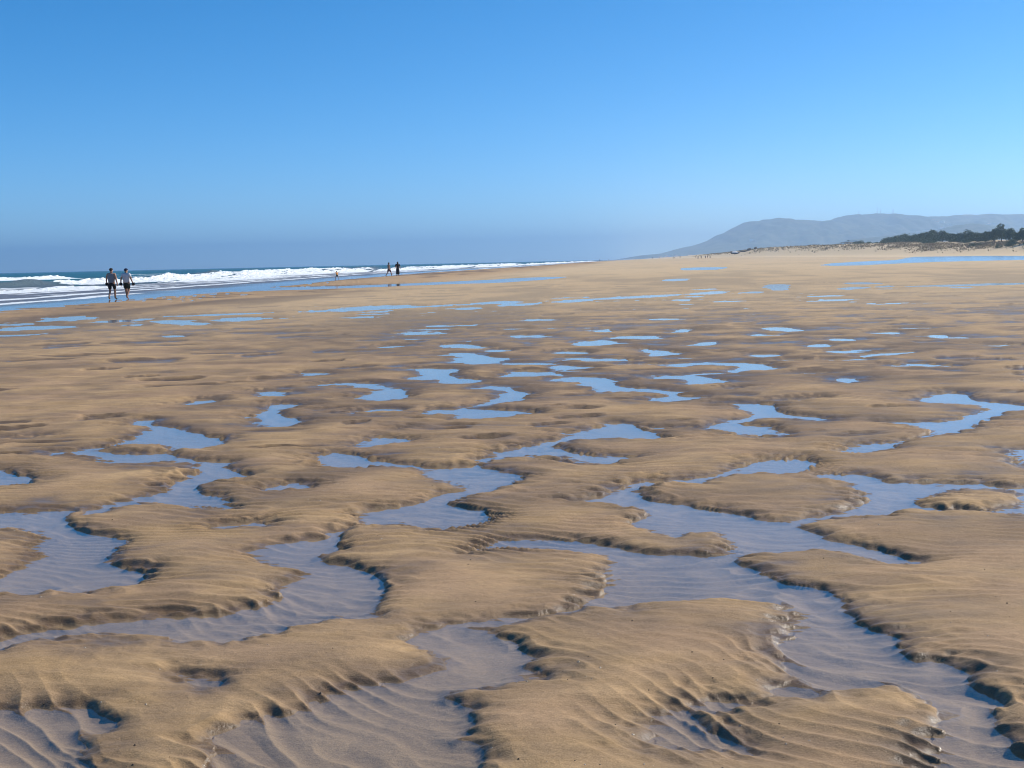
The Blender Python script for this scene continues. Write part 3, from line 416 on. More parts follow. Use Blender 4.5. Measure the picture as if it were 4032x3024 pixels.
# pits and scarps between the pools
rnd = random.Random(5); pit = np.zeros_like(X); pit_damp_shade = np.zeros_like(X)
spots = []
for k in range(620):
    yy = 11 + 75 * rnd.random() ** 1.6; xx = yy * rnd.uniform(-0.46, 0.48)
    if xx < -0.1 * yy and rnd.random() < 0.55: continue
    spots.append((xx, yy, (0.25 + 0.6 * rnd.random()) * (yy / 22) ** 0.8, (0.16 + 0.34 * rnd.random()) * (yy / 18) ** 1.3, 0.06 + 0.08 * rnd.random()))
for (cx, cy, a, b_, dp) in spots:
    r0, r1 = np.searchsorted(yrow, [cy - 1.1 * b_, cy + 1.1 * b_]); 
    if r1 - r0 < 1: continue
    c0, c1 = np.searchsorted(tcol, [(cx - 1.3 * a) / cy - 0.02, (cx + 1.3 * a) / cy + 0.02])
    sb = np.s_[r0:r1, c0:c1]
    u = (X[sb] - cx) / a + 0.15 * lump2[sb]; v = (Y[sb] - cy) / b_ - 0.35 * u + 0.12 * lump2[sb]
    pr = np.where(v < 0.5, np.clip((v + 1) / 1.5, 0, 1) ** 1.6, 1 - sstep(0.5, 0.75, v))
    pit_damp_shade[sb] = np.maximum(pit_damp_shade[sb], np.clip(1 - u * u, 0, 1) * sstep(0.15, 0.5, v) * (1 - sstep(0.65, 0.9, v)))  # pit face darkened: damp hollow and painted shade of its scarp
    pit[sb] = np.maximum(pit[sb], dp * pr * np.clip(1 - u * u, 0, 1))
land = land - pit * sstep(0.05, 0.6, dist)
land = np.where(S < 40, np.maximum(land, 0.006), land)
land = land + ramp + dune + berm
# banks
def blur(a, n, it=2):
    for _ in range(it):
        for ax in (0, 1):
            c = np.cumsum(np.pad(a, [(n + 1, n) if k == ax else (0, 0) for k in (0, 1)], mode='edge'), axis=ax, dtype=np.float64)
            L = a.shape[ax]; a = ((np.take(c, np.arange(2 * n + 1, 2 * n + 1 + L), ax) - np.take(c, np.arange(L), ax)) / (2 * n + 1)).astype(np.float32)
    return a
steep = blur(steep, 5); litside = blur(litside, 5)
wbank = (0.042 + 0.085 * (1 - steep) * (1 - 0.4 * litside)) * (1 + 0.3 * noise(X * 1.3, Y * 1.3, 40))
dpos = np.clip(dist, 0, None)
lowb = 0.44 + 0.22 * sstep(4.3, 6.5, Y) * sstep(-0.2, 0.5, noise(X * 0.5, Y * 0.5, 42)) * steep
up = lowb * (1 - np.exp(-dpos / wbank)) + (1 - lowb) * (1 - np.exp(-(dpos / 0.22) ** 1.3))
up = up + (blur(up, 12) - up) * sstep(0.12, 0.30, dist)
dn = 1 - np.exp(np.clip(dist, None, 0) / (0.05 + 0.17 * (1 - steep)))
Z = np.where(dist > 0, land * up, -(0.030 - 0.008 * steep) * dn * (1 + 0.3 * noise(X * 0.8, Y * 0.8, 41)))
patchy = sstep(-0.25, 0.35, noise(X * 0.6, Y * 0.6, 44) + 0.3)
patch2 = sstep(0.0, 0.6, noise(X * 1.1, Y * 1.1, 46) + 0.15)
edge = np.exp(-np.clip(dist, 0, None) / 0.24) * (0.35 + 0.65 * sstep(-0.35, 0.25, noise(X * 0.9, Y * 0.9, 48)))
ra = np.where(dist > 0, 0.0008 + 0.0235 * edge * (1 - 0.35 * steep) + 0.0042 * patch2 * patch2, (0.0105 + 0.004 * patchy + 0.004 * np.exp(np.clip(dist, None, 0) / 0.15)) * (0.45 + 0.75 * sstep(-0.4, 0.4, noise(X * 0.9, Y * 0.9, 47))))
Z = Z + ra * rip1 * near * (1 - sstep(9, 14, Y) * 0.7)
Z = Z + (0.004 + 0.007 * patchy + 0.012 * edge) * rip2 * sstep(7, 11, Y) * (1 - sstep(13, 27, Y)) * np.where(dist > 0, 1, 0.3)
Z = Z + np.where(dist > 0, 1, 0.15) * (0.003 + 0.013 * edge) * (1 - 0.6 * steep) * lump * near * 0.7
Z = Z + np.where(dist > 0, 1, 0.1) * (0.007 + 0.018 * edge) * lump2 * (1 - near) * (1 - sstep(40, 80, Y)) * (0.4 + 0.6 * patchy)
# shore: falls away under the sea
shore = -28.3 - 0.065 * np.clip(Y - 60, 0, 160) + 1.2 * noise(Y * 0.03, Y * 0 + 3, 50) + 0.5 * noise(Y * 0.12, Y * 0 + 8, 51)
fall = sstep(0, 1, (shore + 5 - S) / 5)
q = shore - S
Z = np.where(q > -5, Z * (1 - fall) - 0.004 * fall - 0.02 * np.clip(q, 0, 120), Z)
# footprints along the water's edge
for k in range(70):
    yy = 62 + 60 * rnd.random(); xx = -21.5 - 0.02 * (yy - 62) + rnd.uniform(0, 6) + 0.1 * (yy - 62) * 0.6
    r = np.searchsorted(yrow, yy); c_ = np.searchsorted(tcol, xx / yy)
    if 0 < r < NR - 1 and 1 < c_ < NC - 2: Z[r, c_ - 1:c_ + 2] -= 0.03
# gentle dry ground colour
high = Z - ramp - dune
wetA = np.clip(1.25 * np.exp(-np.clip(high, 0, None) / 0.030) + 0.42 * noise(X * 1.3, Y * 1.9, 90) + 0.25 * noise(X * 4, Y * 6, 92) + 0.14 * lump - 0.10, 0, 1)
wetA = wetA * (1 - 0.65 * sstep(25, 60, Y))
wetA = np.where(dist < 0, 1, wetA)
slope = np.abs(np.gradient(Z, axis=0) / dyi)
wetA = np.clip(wetA + 0.8 * sstep(0.25, 0.8, slope) * (Y < 60), 0, 1) * (1 - sstep(-10, 6, S - toe))  # steep faces darkened as wet sand and as painted shade
wetA = np.where(q > -3.5, np.maximum(wetA, 0.8 * sstep(-3.5, -0.5, q)), wetA)
dryA = sstep(-25, 12, S - toe) * 0.9 + sstep(14, 60, Y) * (0.40 + 0.25 * sstep(60, 200, Y)) * sstep(-24, -12, S)
band = fbm(S * 0.07 + 0.4 * noise(X * 0.02, Y * 0.01, 61), Y * 0.012, 3, 60) + 0.5 * noise(S * 0.35, Y * 0.08, 63) * sstep(25, 60, Y)
shade_streak = sstep(0.12, 0.5, noise(X * 0.55 + 0.6 * lump2, Y * 0.42, 67) + 0.35 * noise(X * 1.7, Y * 1.1, 68)) * sstep(10, 18, Y) * (1 - sstep(45, 80, Y))  # dark streaks painted in for the shadows of scarps
st2 = sstep(0.15, 0.5, noise(X * 0.16, Y * 0.075, 69) + 0.4 * noise(X * 0.6, Y * 0.25, 65)) * sstep(32, 55, Y) * (1 - sstep(200, 400, Y))
right = 0.55 + 0.45 * sstep(-6, 3, X)
scarp_damp_shade = np.where(dist > 0, np.exp(-np.clip(dist, 0, None) / 0.10) * sstep(0.1, 0.7, gy * 0.8 + gx * 0.5), 0) * sstep(9, 16, Y)  # banks facing camera and left: damp plus shade put into the colour
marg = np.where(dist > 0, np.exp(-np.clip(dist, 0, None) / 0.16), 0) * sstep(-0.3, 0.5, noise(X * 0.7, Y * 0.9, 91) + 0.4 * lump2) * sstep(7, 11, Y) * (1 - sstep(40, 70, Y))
patA = 0.95 * marg + np.maximum(shade_streak, st2) * 0.6 * right + 2.4 * np.maximum(pit_damp_shade * sstep(0.05, 0.5, dist), scarp_damp_shade) + sstep(0.05, 0.5, band) * sstep(14, 40, Y) * (1 - sstep(-15, 10, S - toe)) + 0.5 * sstep(0.1, 0.6, noise(X * 0.5, Y * 0.8, 66)) * (1 - sstep(20, 40, Y))
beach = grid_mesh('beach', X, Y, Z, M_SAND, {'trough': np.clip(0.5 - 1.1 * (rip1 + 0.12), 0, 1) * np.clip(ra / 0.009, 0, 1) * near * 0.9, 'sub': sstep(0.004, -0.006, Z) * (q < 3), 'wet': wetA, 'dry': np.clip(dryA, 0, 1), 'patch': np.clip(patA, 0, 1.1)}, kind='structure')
def ground_z(x, y):
    r = int(np.clip(np.searchsorted(yrow, y), 1, NR - 1)); c = int(np.clip(np.searchsorted(tcol, x / y), 1, NC - 1))
    f = (y - yrow[r - 1]) / (yrow[r] - yrow[r - 1])
    return float(Z[r - 1, c] * (1 - f) + Z[r, c] * f)

# pool water: one level sheet that shows where the sand dips below it
mesh_obj('pool_water', [(-25, 1.25, 0), (25, 1.25, 0), (620, 900, 0), (52, 900, 0), (-22.5, 150, 0), (-27.5, 60, 0), (-26, 20, 0)], [(0, 1, 2, 3, 4, 5, 6)], M_POOL, kind='structure')

# ------------------------------------------------------------------ the sea
ys = np.concatenate([np.geomspace(48, 700, 420), np.geomspace(710, 14000, 110)])
qc = np.concatenate([np.linspace(0, 0.5, 260), np.linspace(0.5, 1, 80)[1:]])
ss = -24.0 - 0.075 * np.clip(ys - 60, 0, 160)
far_s = -1.15 * ys - 40
SS = ss[:, None] + (far_s - ss)[:, None] * (qc[None, :] ** 2.2)
SY = np.repeat(ys[:, None], len(qc), 1); SX = SS + 0.1 * SY
shl = (-26.5 - 0.075 * np.clip(SY - 60, 0, 160))
q = shl - SS                                            # metres seaward of the waterline
sw = sstep(25, 60, q)
SZ = 0.003 + sw * (0.10 * noise(SS * 0.12, SY * 0.02, 70) + 0.05 * noise(SS * 0.4, SY * 0.12, 71)) + sstep(2, 9, q) * 0.02 * noise(SS * 0.6, SY * 0.25, 72) + 0.03 * sstep(2, 9, q)
deepA = 0.9 * sstep(3, 7, q + 2 * noise(SS * 0.2, SY * 0.06, 73))
siltA = (1 - sstep(22, 48, q)) * 0.9
foamA = sstep(8, 12, q + 2.5 * noise(SY * 0.08, SS * 0.05, 74)) * (1 - sstep(34, 41, q)) * (0.52 + 0.7 * noise(SS * 0.4, SY * 0.045, 75))
gap = sstep(0.1, 0.5, noise(SS * 0.25, SY * 0.03, 76)); foamA = foamA * (1 - 0.9 * gap)
line = 5.6 + 0.9 * noise(SY * 0.06, SY * 0 + 2, 77) + 0.3 * noise(SY * 0.3, SY * 0 + 2, 78)
foamA = np.maximum(foamA, np.exp(-((q - line) / 0.75) ** 2) * (1 - sstep(82, 92, SY)) * 1.1)
line2 = 9.5 + 1.0 * noise(SY * 0.05, SY * 0 + 5, 79)
foamA = np.maximum(foamA, np.exp(-((q - line2) / 1.0) ** 2))
foamA = np.maximum(foamA, 0.62 * sstep(0.25, 0.6, noise(SS * 0.09, SY * 0.02, 80)) * sstep(40, 60, q) * (1 - sstep(130, 230, q)) * sstep(190, 300, SY))
sea = grid_mesh('sea', SX, SY, SZ, M_SEA, {'deep': deepA, 'foam': foamA, 'silt': siltA}, kind='structure')
def breaker(s0, t0, t1, h0, seed, broken=(0, 1e9), dens=0.45):
    n = int((t1 - t0) / dens); tt = np.linspace(t0, t1, n); cc = np.concatenate([np.linspace(-5, -1.2, 8)[:-1], np.linspace(-1.2, 1.6, 16), np.linspace(1.6, 5, 8)[1:]])
    T = np.repeat(tt[:, None], len(cc), 1); C = np.repeat(cc[None, :], n, 0)
    hh = h0 * (0.58 + 0.62 * noise(T * 0.05, T * 0, seed) + 0.35 * noise(T * 0.22, T * 0, seed + 1)) * sstep(0, 8, T - t0) * sstep(0, 12, t1 - T)
    br = sstep(broken[0] - 3, broken[0] + 5, T) * (1 - sstep(broken[1] - 3, broken[1] + 3, T))
    back = np.exp(-(np.clip(-C, 0, None) / 2.2) ** 2); front_u = np.exp(-(np.clip(C, 0, None) / 1.1) ** 2)
    front_b = np.where(C > 0, np.clip(1 - C / 4.2, 0, 1) ** 1.3, 1)
    prof = np.where(C < 0, back, front_u * (1 - br) + front_b * br)
    tur = noise(T * 1.1, C * 1.3, seed + 2) + 0.7 * noise(T * 2.6, C * 2.8, seed + 3)
    Zb = hh * prof * (1 + 0.28 * br * tur * sstep(-1.0, 0.3, C)) + br * 0.12 * h0 * tur * (np.abs(C) < 3)
    edge_ = np.clip(np.minimum(C + 5, 5 - C) / 1.0, 0, 1); Zb = Zb * edge_ - 0.06 * (1 - edge_) + 0.03
    wob = 2.2 * noise(T * 0.03, T * 0, seed + 4) + 0.6 * noise(T * 0.15, T * 0, seed + 5)
    Sx = s0 + wob + C + br * 0.25 * tur
    fo = br * sstep(-0.9, 0.1, C + 0.5 * tur) * (1.05 - 0.25 * sstep(2.5, 5, C)) + (1 - br) * 0.55 * np.exp(-((C - 0.1) / 0.45) ** 2) * (0.5 + 0.8 * noise(T * 0.25, T * 0, seed + 6))
    return grid_mesh('breaker', Sx + 0.1 * T, T, Zb, M_SEA, {'deep': np.ones_like(T), 'foam': np.clip(fo, 0, 1.2), 'silt': 0.55 * (1 - br) * (C > -0.6) + 0.15 * br}, parent=sea)
breaker(-67, 100, 330, 0.85, 101, (146, 1e9))
breaker(-56, 128, 200, 0.42, 111, (150, 1e9))
breaker(-52, 90, 128, 0.30, 113, (80, 1e9))
breaker(-84, 215, 420, 0.7, 121, (235, 340))
breaker(-62, 300, 640, 0.65, 131)
breaker(-54, 420, 900, 0.75, 141, dens=0.8)
breaker(-104, 270, 520, 0.65, 151, (300, 500), dens=0.6)
breaker(-95, 520, 1000, 0.6, 161, dens=0.9)
breaker(-56, 850, 1700, 0.8, 171, dens=1.4)
breaker(-130, 230, 300, 0.8, 181, (240, 290))
breaker(-140, 400, 700, 0.9, 191, (430, 600), dens=0.8)

# ------------------------------------------------------------------ hills
RIDGE = [(647.4, 1.7), (692.1, 3.5), (717.4, 21.0), (798.3, 26.2), (863.8, 33.1), (908.5, 48.8), (958.8, 60.1), (1014.6, 70.0), (1064.8, 85.5), (1120.6, 102.3), (1141.6, 124.0), (1176.5, 132.9), (1217.0, 155.5), (1257.4, 174.0), (1288.0, 188.5), (1327.0, 194.5), (1372.9, 194.2), (1388.2, 201.5), (1428.5, 200.6), (1453.5, 207.0), (1509.1, 204.4), (1538.3, 198.2), (1609.2, 196.7), (1709.3, 187.6), (1759.3, 190.7), (1799.6, 205.0), (1845.5, 215.0), (1951.1, 214.1), (2030.3, 220.7), (2091.4, 218.5), (2151.2, 211.2), (2231.9, 201.2), (2312.6, 195.3), (2378.0, 193.9), (2423.8, 200.5), (2493.2, 205.2), (2564.2, 200.9), (2583.6, 204.6), (2664.3, 200.1), (2765.8, 197.9), (2821.5, 191.9), (3055.2, 183.4), (3472.9, 160.5), (4030.1, 137.4)]
SPUR = [(1222.2, 53.6), (1350.2, 64.5), (1459.9, 73.0), (1536.6, 83.2), (1585.9, 93.9), (1658.9, 103.2), (1718.4, 95.6), (1784.5, 81.4), (1917.4, 65.8), (2100.6, 52.8), (2284.1, 35.2)]
def hill(name, prof, y0, y1, y2, seed, rocky):
    xs = np.linspace(prof[0][0], prof[-1][0], 520); pz = np.interp(xs, [p[0] for p in prof], [p[1] for p in prof])
    rr = np.concatenate([np.linspace(0, 1, 70), np.linspace(1, 2, 14)[1:]])
    R = np.repeat(rr[:, None], len(xs), 1); XX = np.repeat(xs[None, :], len(rr), 0)
    YY = np.where(R <= 1, y0 + (y1 - y0) * R, y1 + (y2 - y1) * (R - 1))
    sh = np.where(R <= 1, sstep(-0.25, 1.0, R) * 1.0, 1 - 0.9 * (R - 1)); sh = (sh - sh[0, 0]) / (1 - sh[0, 0])
    sh = np.where(R > 1, np.clip(1 - 0.9 * (R - 1), 0, 1), sh)
    nz = fbm(XX * 0.004, YY * 0.0022, 4, seed) + 0.4 * np.abs(noise(XX * 0.009, YY * 0.002, seed + 9))
    w = np.sin(np.clip(R, 0, 1) * math.pi)
    ZZ = pz[None, :] * (sh + 0.30 * (nz - 0.28) * w) - 3 * (R < 0.02) + 1.5 * noise(XX * 0.05, YY * 0.05, seed + 5) * np.clip(pz / 60, 0, 1)[None, :]
    rk = sstep(0.0, 0.4, noise(XX * 0.003, YY * 0.003, seed + 20)) * rocky * sstep(0.5, 0.9, R) * sstep(2300, 2500, XX)
    o = grid_mesh(name, XX, YY, ZZ, M_HILL, {'rock': rk}, kind='structure')
    def zf(x, y):
        ri = int(np.argmin(np.abs(YY[:, 0] - y))); return float(np.interp(x, xs, ZZ[ri]))
    return o, zf
hill_far, hz = hill('hill', RIDGE, 5400, 7000, 8600, 200, 1.0)
hill_near, hz2 = hill('hill_spur', SPUR, 3900, 4600, 5400, 240, 0.0)

# ------------------------------------------------------------------ air
bx = bpy.data.meshes.new('haze'); 
x0, x1, y0, y1, z0, z1 = -16500, 12000, -400, 14600, -4, 262
hv = [(x0, y0, z0), (x1, y0, z0), (x1, y1, z0), (x0, y1, z0), (x0, y0, z1), (x1, y0, z1), (x1, y1, z1), (x0, y1, z1)]
bx.from_pydata(hv, [], [(0, 3, 2, 1), (4, 5, 6, 7), (0, 1, 5, 4), (1, 2, 6, 5), (2, 3, 7, 6), (3, 0, 4, 7)])
t = NT('haze_air'); pv = t.n('ShaderNodeVolumePrincipled'); pv.inputs['Color'].default_value = (0.52, 0.75, 1.0, 1)
pv.inputs['Density'].default_value = 1.7e-4; pv.inputs['Anisotropy'].default_value = 0.6
t.l(pv.outputs[0], t.out.inputs['Volume']); bx.materials.append(t.m)
link(bpy.data.objects.new('haze', bx), kind='stuff')

# ------------------------------------------------------------------ shape builders
def tube(pts, rad, seg=6, cap=True):
    pts = [Vector(p) for p in pts]; v = []; f = []
    for i, p in enumerate(pts):
        d = (pts[min(i + 1, len(pts) - 1)] - pts[max(i - 1, 0)]).normalized()
        a = d.orthogonal().normalized(); b = d.cross(a); r = rad[i] if hasattr(rad, '__len__') else rad
        for k in range(seg):
            an = 2 * math.pi * k / seg; v.append(p + (a * math.cos(an) + b * math.sin(an)) * r)
    for i in range(len(pts) - 1):
        for k in range(seg):
            f.append((i * seg + k, i * seg + (k + 1) % seg, (i + 1) * seg + (k + 1) % seg, (i + 1) * seg + k))
    if cap: f.append(tuple(range(seg - 1, -1, -1))); f.append(tuple((len(pts) - 1) * seg + k for k in range(seg)))
    return v, f
def box(cx, cy, cz, sx, sy, sz):
    v = [(cx + a * sx / 2, cy + b * sy / 2, cz + c * sz / 2) for c in (-1, 1) for b in (-1, 1) for a in (-1, 1)]
    return v, [(0, 2, 3, 1), (4, 5, 7, 6), (0, 1, 5, 4), (2, 6, 7, 3), (0, 4, 6, 2), (1, 3, 7, 5)]
def join(*parts):
    v = []; f = []
    for pv, pf in parts:
        o = len(v); v += [tuple(p) for p in pv]; f += [tuple(i + o for i in q) for q in pf]
    return v, f
def blob(c, r, n=10, m=7, seed=0, rough=0.0):
    rr = random.Random(seed); v = []; f = []
    for j in range(1, m):
        th = math.pi * j / m
        for i in range(n):
            ph = 2 * math.pi * i / n; k = 1 + rough * rr.uniform(-1, 1)
            v.append((c[0] + r[0] * k * math.sin(th) * math.cos(ph), c[1] + r[1] * k * math.sin(th) * math.sin(ph), c[2] + r[2] * k * math.cos(th)))
    for j in range(m - 2):
        for i in range(n): f.append((j * n + i, (j + 1) * n + i, (j + 1) * n + (i + 1) % n, j * n + (i + 1) % n))
    v.append((c[0], c[1], c[2] + r[2])); v.append((c[0], c[1], c[2] - r[2])); t_, b_ = len(v) - 2, len(v) - 1
    for i in range(n): f.append((t_, i, (i + 1) % n)); f.append((b_, (m - 2) * n + (i + 1) % n, (m - 2) * n + i))
    return v, f
def skin_mesh(name, V, E, Rd, mat, sub=1):
    """one continuous surface grown round a skeleton"""
    me = bpy.data.meshes.new(name); me.from_pydata(V, E, []); o = bpy.data.objects.new(name, me); COL.objects.link(o)
    o.modifiers.new('skin', 'SKIN'); md = o.modifiers.new('sub', 'SUBSURF'); md.levels = sub; md.render_levels = sub
    for i, r in enumerate(Rd):
        s_ = me.skin_vertices[0].data[i]; s_.radius = (r, r) if not hasattr(r, '__len__') else r; s_.use_root = (i == 0)
    dg = bpy.context.evaluated_depsgraph_get(); ev = o.evaluated_get(dg); nm = bpy.data.meshes.new_from_object(ev)
    bpy.data.objects.remove(o); bpy.data.meshes.remove(me)
    nm.name = name; nm.materials.clear(); nm.materials.append(mat)
    nm.polygons.foreach_set('use_smooth', [True] * len(nm.polygons)); return nm
def part(name, me, parent): return link(bpy.data.objects.new(name, me), parent)

ORD = ['leftmost', 'second from the left', 'third from the left', 'fourth from the left', 'fifth from the left', 'sixth from the left', 'seventh from the left', 'eighth from the left', 'ninth from the left', 'tenth from the left', 'eleventh from the left', 'twelfth from the left']
def ordinal(k, n):
    if k < (n + 1) // 2: return ORD[k]
    return ORD[n - 1 - k].replace('leftmost', 'rightmost').replace('left', 'right')
def ranks(pts): 
    q_ = sorted(range(len(pts)), key=lambda i: pts[i][0] / pts[i][1]); r_ = [0] * len(pts)
    for k, i in enumerate(q_): r_[i] = k
    return r_
# ------------------------------------------------------------------ people (x right, y forward, z up, 1.75 m tall)
def person_meshes(key, swing=0.22, arm=0.12, elbow=0.0, top=M_WHITE, bottom=M_BLACK, hair=M_HAIR, style='shirt', fingers=False, lean=0.0, legs='walk', arms=None):
    P = {}
    P['pel'] = (0, 0, .95); P['wai'] = (0, lean * .3, 1.10); P['che'] = (0, lean * .8, 1.31); P['nkb'] = (0, lean, 1.45)
    P['nek'] = (0, lean + .01, 1.52); P['hd1'] = (0, lean + .025, 1.60); P['hd2'] = (0, lean + .02, 1.69)
    P['nos'] = (0, lean + .115, 1.615)
    for s, n in ((-1, 'l'), (1, 'r')):
        k = s * swing
        P['sh' + n] = (s * .17, lean * .9, 1.42)
        a_ = arms[n] if arms else None
        if a_: P['el' + n], P['wr' + n], P['ha' + n] = a_
        else:
            P['el' + n] = (s * .235, lean * .9 - k * arm / .22 - .03, 1.15); P['wr' + n] = (s * .265, lean * .9 - k * arm * 2.1 / .22 + .03 + elbow, .91 + elbow * .4)
            P['ha' + n] = (s * .27, lean * .9 - k * arm * 2.4 / .22 + .05 + elbow, .83 + elbow * .4)
        P['hi' + n] = (s * .095, 0, .90)
        if legs == 'walk':
            fwd = k > 0
            P['kn' + n] = (s * .10, k * .75 + (.03 if fwd else .10), .50 if fwd else .49)
            P['an' + n] = (s * .095, k * 1.25 - (.0 if fwd else .04), .085 if fwd else .13)
            P['to' + n] = (s * .11, k * 1.25 + (.17 if fwd else .10), .035 if fwd else .03)
        else:
            P['kn' + n] = (s * .10, .02 + k * .2, .50); P['an' + n] = (s * .10, k * .4, .085); P['to' + n] = (s * .12, k * .4 + .16, .035)
    names = ['pel', 'wai', 'che', 'nkb', 'nek', 'hd1', 'hd2', 'nos'] + [a + n for n in 'lr' for a in ('sh', 'el', 'wr', 'ha', 'hi', 'kn', 'an', 'to')]
    R = dict(pel=(.15, .105), wai=(.135, .095), che=(.165, .11), nkb=(.07, .065), nek=.056, hd1=(.078, .092), hd2=(.07, .082), nos=.016,
             sh=.066, el=.042, wr=.030, ha=(.036, .022), hi=.088, kn=.058, an=.040, to=.034)
    V = [P[n] for n in names]; ix = {n: i for i, n in enumerate(names)}; Rd = [R.get(n, R.get(n[:2], .04)) for n in names]
    Ed = [('pel', 'wai'), ('wai', 'che'), ('che', 'nkb'), ('nkb', 'nek'), ('nek', 'hd1'), ('hd1', 'hd2'), ('hd1', 'nos')]
    for n in 'lr': Ed += [('che', 'sh' + n), ('sh' + n, 'el' + n), ('el' + n, 'wr' + n), ('wr' + n, 'ha' + n), ('pel', 'hi' + n), ('hi' + n, 'kn' + n), ('kn' + n, 'an' + n), ('an' + n, 'to' + n)]
    Ed = [(ix[a], ix[b]) for a, b in Ed]
    if fingers:
        for s, n in ((-1, 'l'), (1, 'r')):
            h = Vector(P['ha' + n])
            for j, (dy, L) in enumerate(((-.028, .055), (-.010, .070), (.010, .075), (.028, .066), (.045, .045))):
                b0 = h + Vector((0, dy, -.030 if j < 4 else .0)); b1 = b0 + Vector((-s * .012, .006, -L * .55)); b2 = b1 + Vector((-s * .02, .004, -L * .45))
                i0 = len(V); V += [tuple(b0), tuple(b1), tuple(b2)]; Rd += [.010, .009, .008]; Ed += [(ix['ha' + n], i0), (i0, i0 + 1), (i0 + 1, i0 + 2)]
    out = [('body', skin_mesh(key + '_body', V, Ed, Rd, M_SKIN))]
    def chain(nm, pts, rad, edges, mat): out.append((nm, skin_mesh(key + '_' + nm, pts, edges, rad, mat)))
    mixp = lambda a, b, f: tuple(Vector(P[a]).lerp(Vector(P[b]), f))
    if style in ('shirt', 'vest'):
        pts = [P['wai'], (0, 0, .93), P['che'], mixp('che', 'nkb', .8)]; rad = [(.165, .125), (.168, .130), (.190, .130), (.085, .08)]; ed = [(0, 1), (0, 2), (2, 3)]
        for n in 'lr':
            i0 = len(pts); pts += [P['sh' + n]]; rad += [.080 if style == 'shirt' else .062]; ed += [(2, i0)]
            if style == 'shirt': pts += [mixp('sh' + n, 'el' + n, .75)]; rad += [.066]; ed += [(i0, i0 + 1)]
        chain('shirt', pts, rad, ed, top)
    if style == 'dress':
        chain('dress', [P['wai'], P['che'], mixp('che', 'nkb', .7), (0, 0, .9), (0, .02, .45), (0, .03, .18), P['shl'], P['shr'], mixp('shl', 'ell', .8), mixp('shr', 'elr', .8)],
              [(.14, .11), (.185, .13), (.09, .08), (.18, .14), (.20, .17), (.22, .19), .08, .08, .06, .06], [(0, 1), (1, 2), (0, 3), (3, 4), (4, 5), (1, 6), (1, 7), (6, 8), (7, 9)], top)
    else:
        pts = [(0, 0, .95), (0, 0, 1.03)]; rad = [(.165, .12), (.15, .11)]; ed = [(0, 1)]
        for n in 'lr':
            i0 = len(pts); pts += [P['hi' + n], mixp('hi' + n, 'kn' + n, .85)]; rad += [.108, .092]; ed += [(0, i0), (i0, i0 + 1)]
        chain('shorts', pts, rad, ed, bottom)
    hv, hf = blob((0, lean + .012, 1.665), (.088, .103, .088), 12, 8); hv = [(x, y - (.012 if z < 1.64 else 0), max(z, 1.575 if y < lean else 1.655)) for x, y, z in hv]
    me = bpy.data.meshes.new(key + '_hair'); me.from_pydata(hv, [], hf); me.materials.append(hair); me.polygons.foreach_set('use_smooth', [True] * len(hf)); out.append(('hair' if hair is M_HAIR else 'cap', me))
    if style == 'dress':
        lv, lf = tube([(0, lean - .06, 1.68), (0, lean - .10, 1.55), (0, lean - .12, 1.36), (0, lean - .11, 1.2)], [.08, .085, .075, .03], 8)
        me = bpy.data.meshes.new(key + '_long_hair'); me.from_pydata([tuple(p) for p in lv], [], lf); me.materials.append(M_HAIR); out.append(('long_hair', me))
    P['hands'] = (P['hal'], P['har'])
    return out, P
def place_person(parts, x, y, rz, hgt, label, group=None, z=None, cat='person'):
    e = empty('person', (x, y, ground_z(x, y) if z is None else z), rz, label=label, cat=cat, group=group); e.scale = (hgt / 1.75 * 1.22, hgt / 1.75 * 1.15, hgt / 1.75)
    for nm, me in parts: part(nm, me, e)
    return e
def shoes(P, side, person, label):
    h = P['hands'][0 if side < 0 else 1]; e = empty('pair_of_shoes', (0, 0, 0), 0, label=label, cat='shoes', group='shoes carried by the two men')
    sc = person.scale[0]; off = Matrix.Rotation(person.rotation_euler[2], 4, 'Z') @ Vector((h[0] * sc, h[1] * sc, (h[2] - .10) * sc)); e.location = person.location + off; e.rotation_euler = (0.35, 0, person.rotation_euler[2] + .5)
    for k in (-1, 1):
        up_ = blob((k * .04, 0, 0), (.045, .125, .045), 10, 6); up_ = ([(x, y, z * (1.0 if y > .02 else 1.35)) for x, y, z in up_[0]], up_[1])
        s_ = mesh_obj('shoe', up_[0], up_[1], M_BLACK, e); sv, sf = box(k * .04, 0, -.045, .085, .25, .018); mesh_obj('sole', sv, sf, M_OLIVE, s_, False)
    return e
walk = -math.atan(0.1)                                  # people walk along the shore
pm, P1 = person_meshes('walker_a', .09, .05, top=M_GREY, bottom=M_BLACK, style='vest', fingers=True)
m1 = place_person(pm, -22.02, 70.5, walk, 1.74, 'man in sleeveless grey top and black shorts walking away, left of two', 'pair walking away by the sea')
shoes(P1, -1, m1, 'dark shoes held in the left hand of the man in the grey sleeveless top')
pm, P2 = person_meshes('walker_b', -.14, .06, top=M_WHITE, bottom=M_OLIVE, hair=M_CAP, style='shirt', fingers=True)
m2 = place_person(pm, -21.35, 71.0, walk - .12, 1.71, 'man in white t-shirt and navy cap walking away, right of two', 'pair walking away by the sea')
shoes(P2, -1, m2, 'dark shoes held in the left hand of the man in the white t-shirt')
shoes(P2, 1, m2, 'dark shoes held in the right hand of the man in the white t-shirt')
pm, _ = person_meshes('bather', .24, .08, style='bare', bottom=M_RED, elbow=.18)
place_person(pm, -14.95, 158, walk - .8, 1.75, 'bare-chested man in dark maroon shorts stepping beside a person in a long dark dress', 'couple in front of the surf')
pm, _ = person_meshes('dress', .05, .02, style='dress', top=M_BLACK, legs='stand', elbow=.20)
place_person(pm, -13.85, 158, walk + .3, 1.78, 'person with long black hair in a long dark dress before the surf', 'couple in front of the surf')
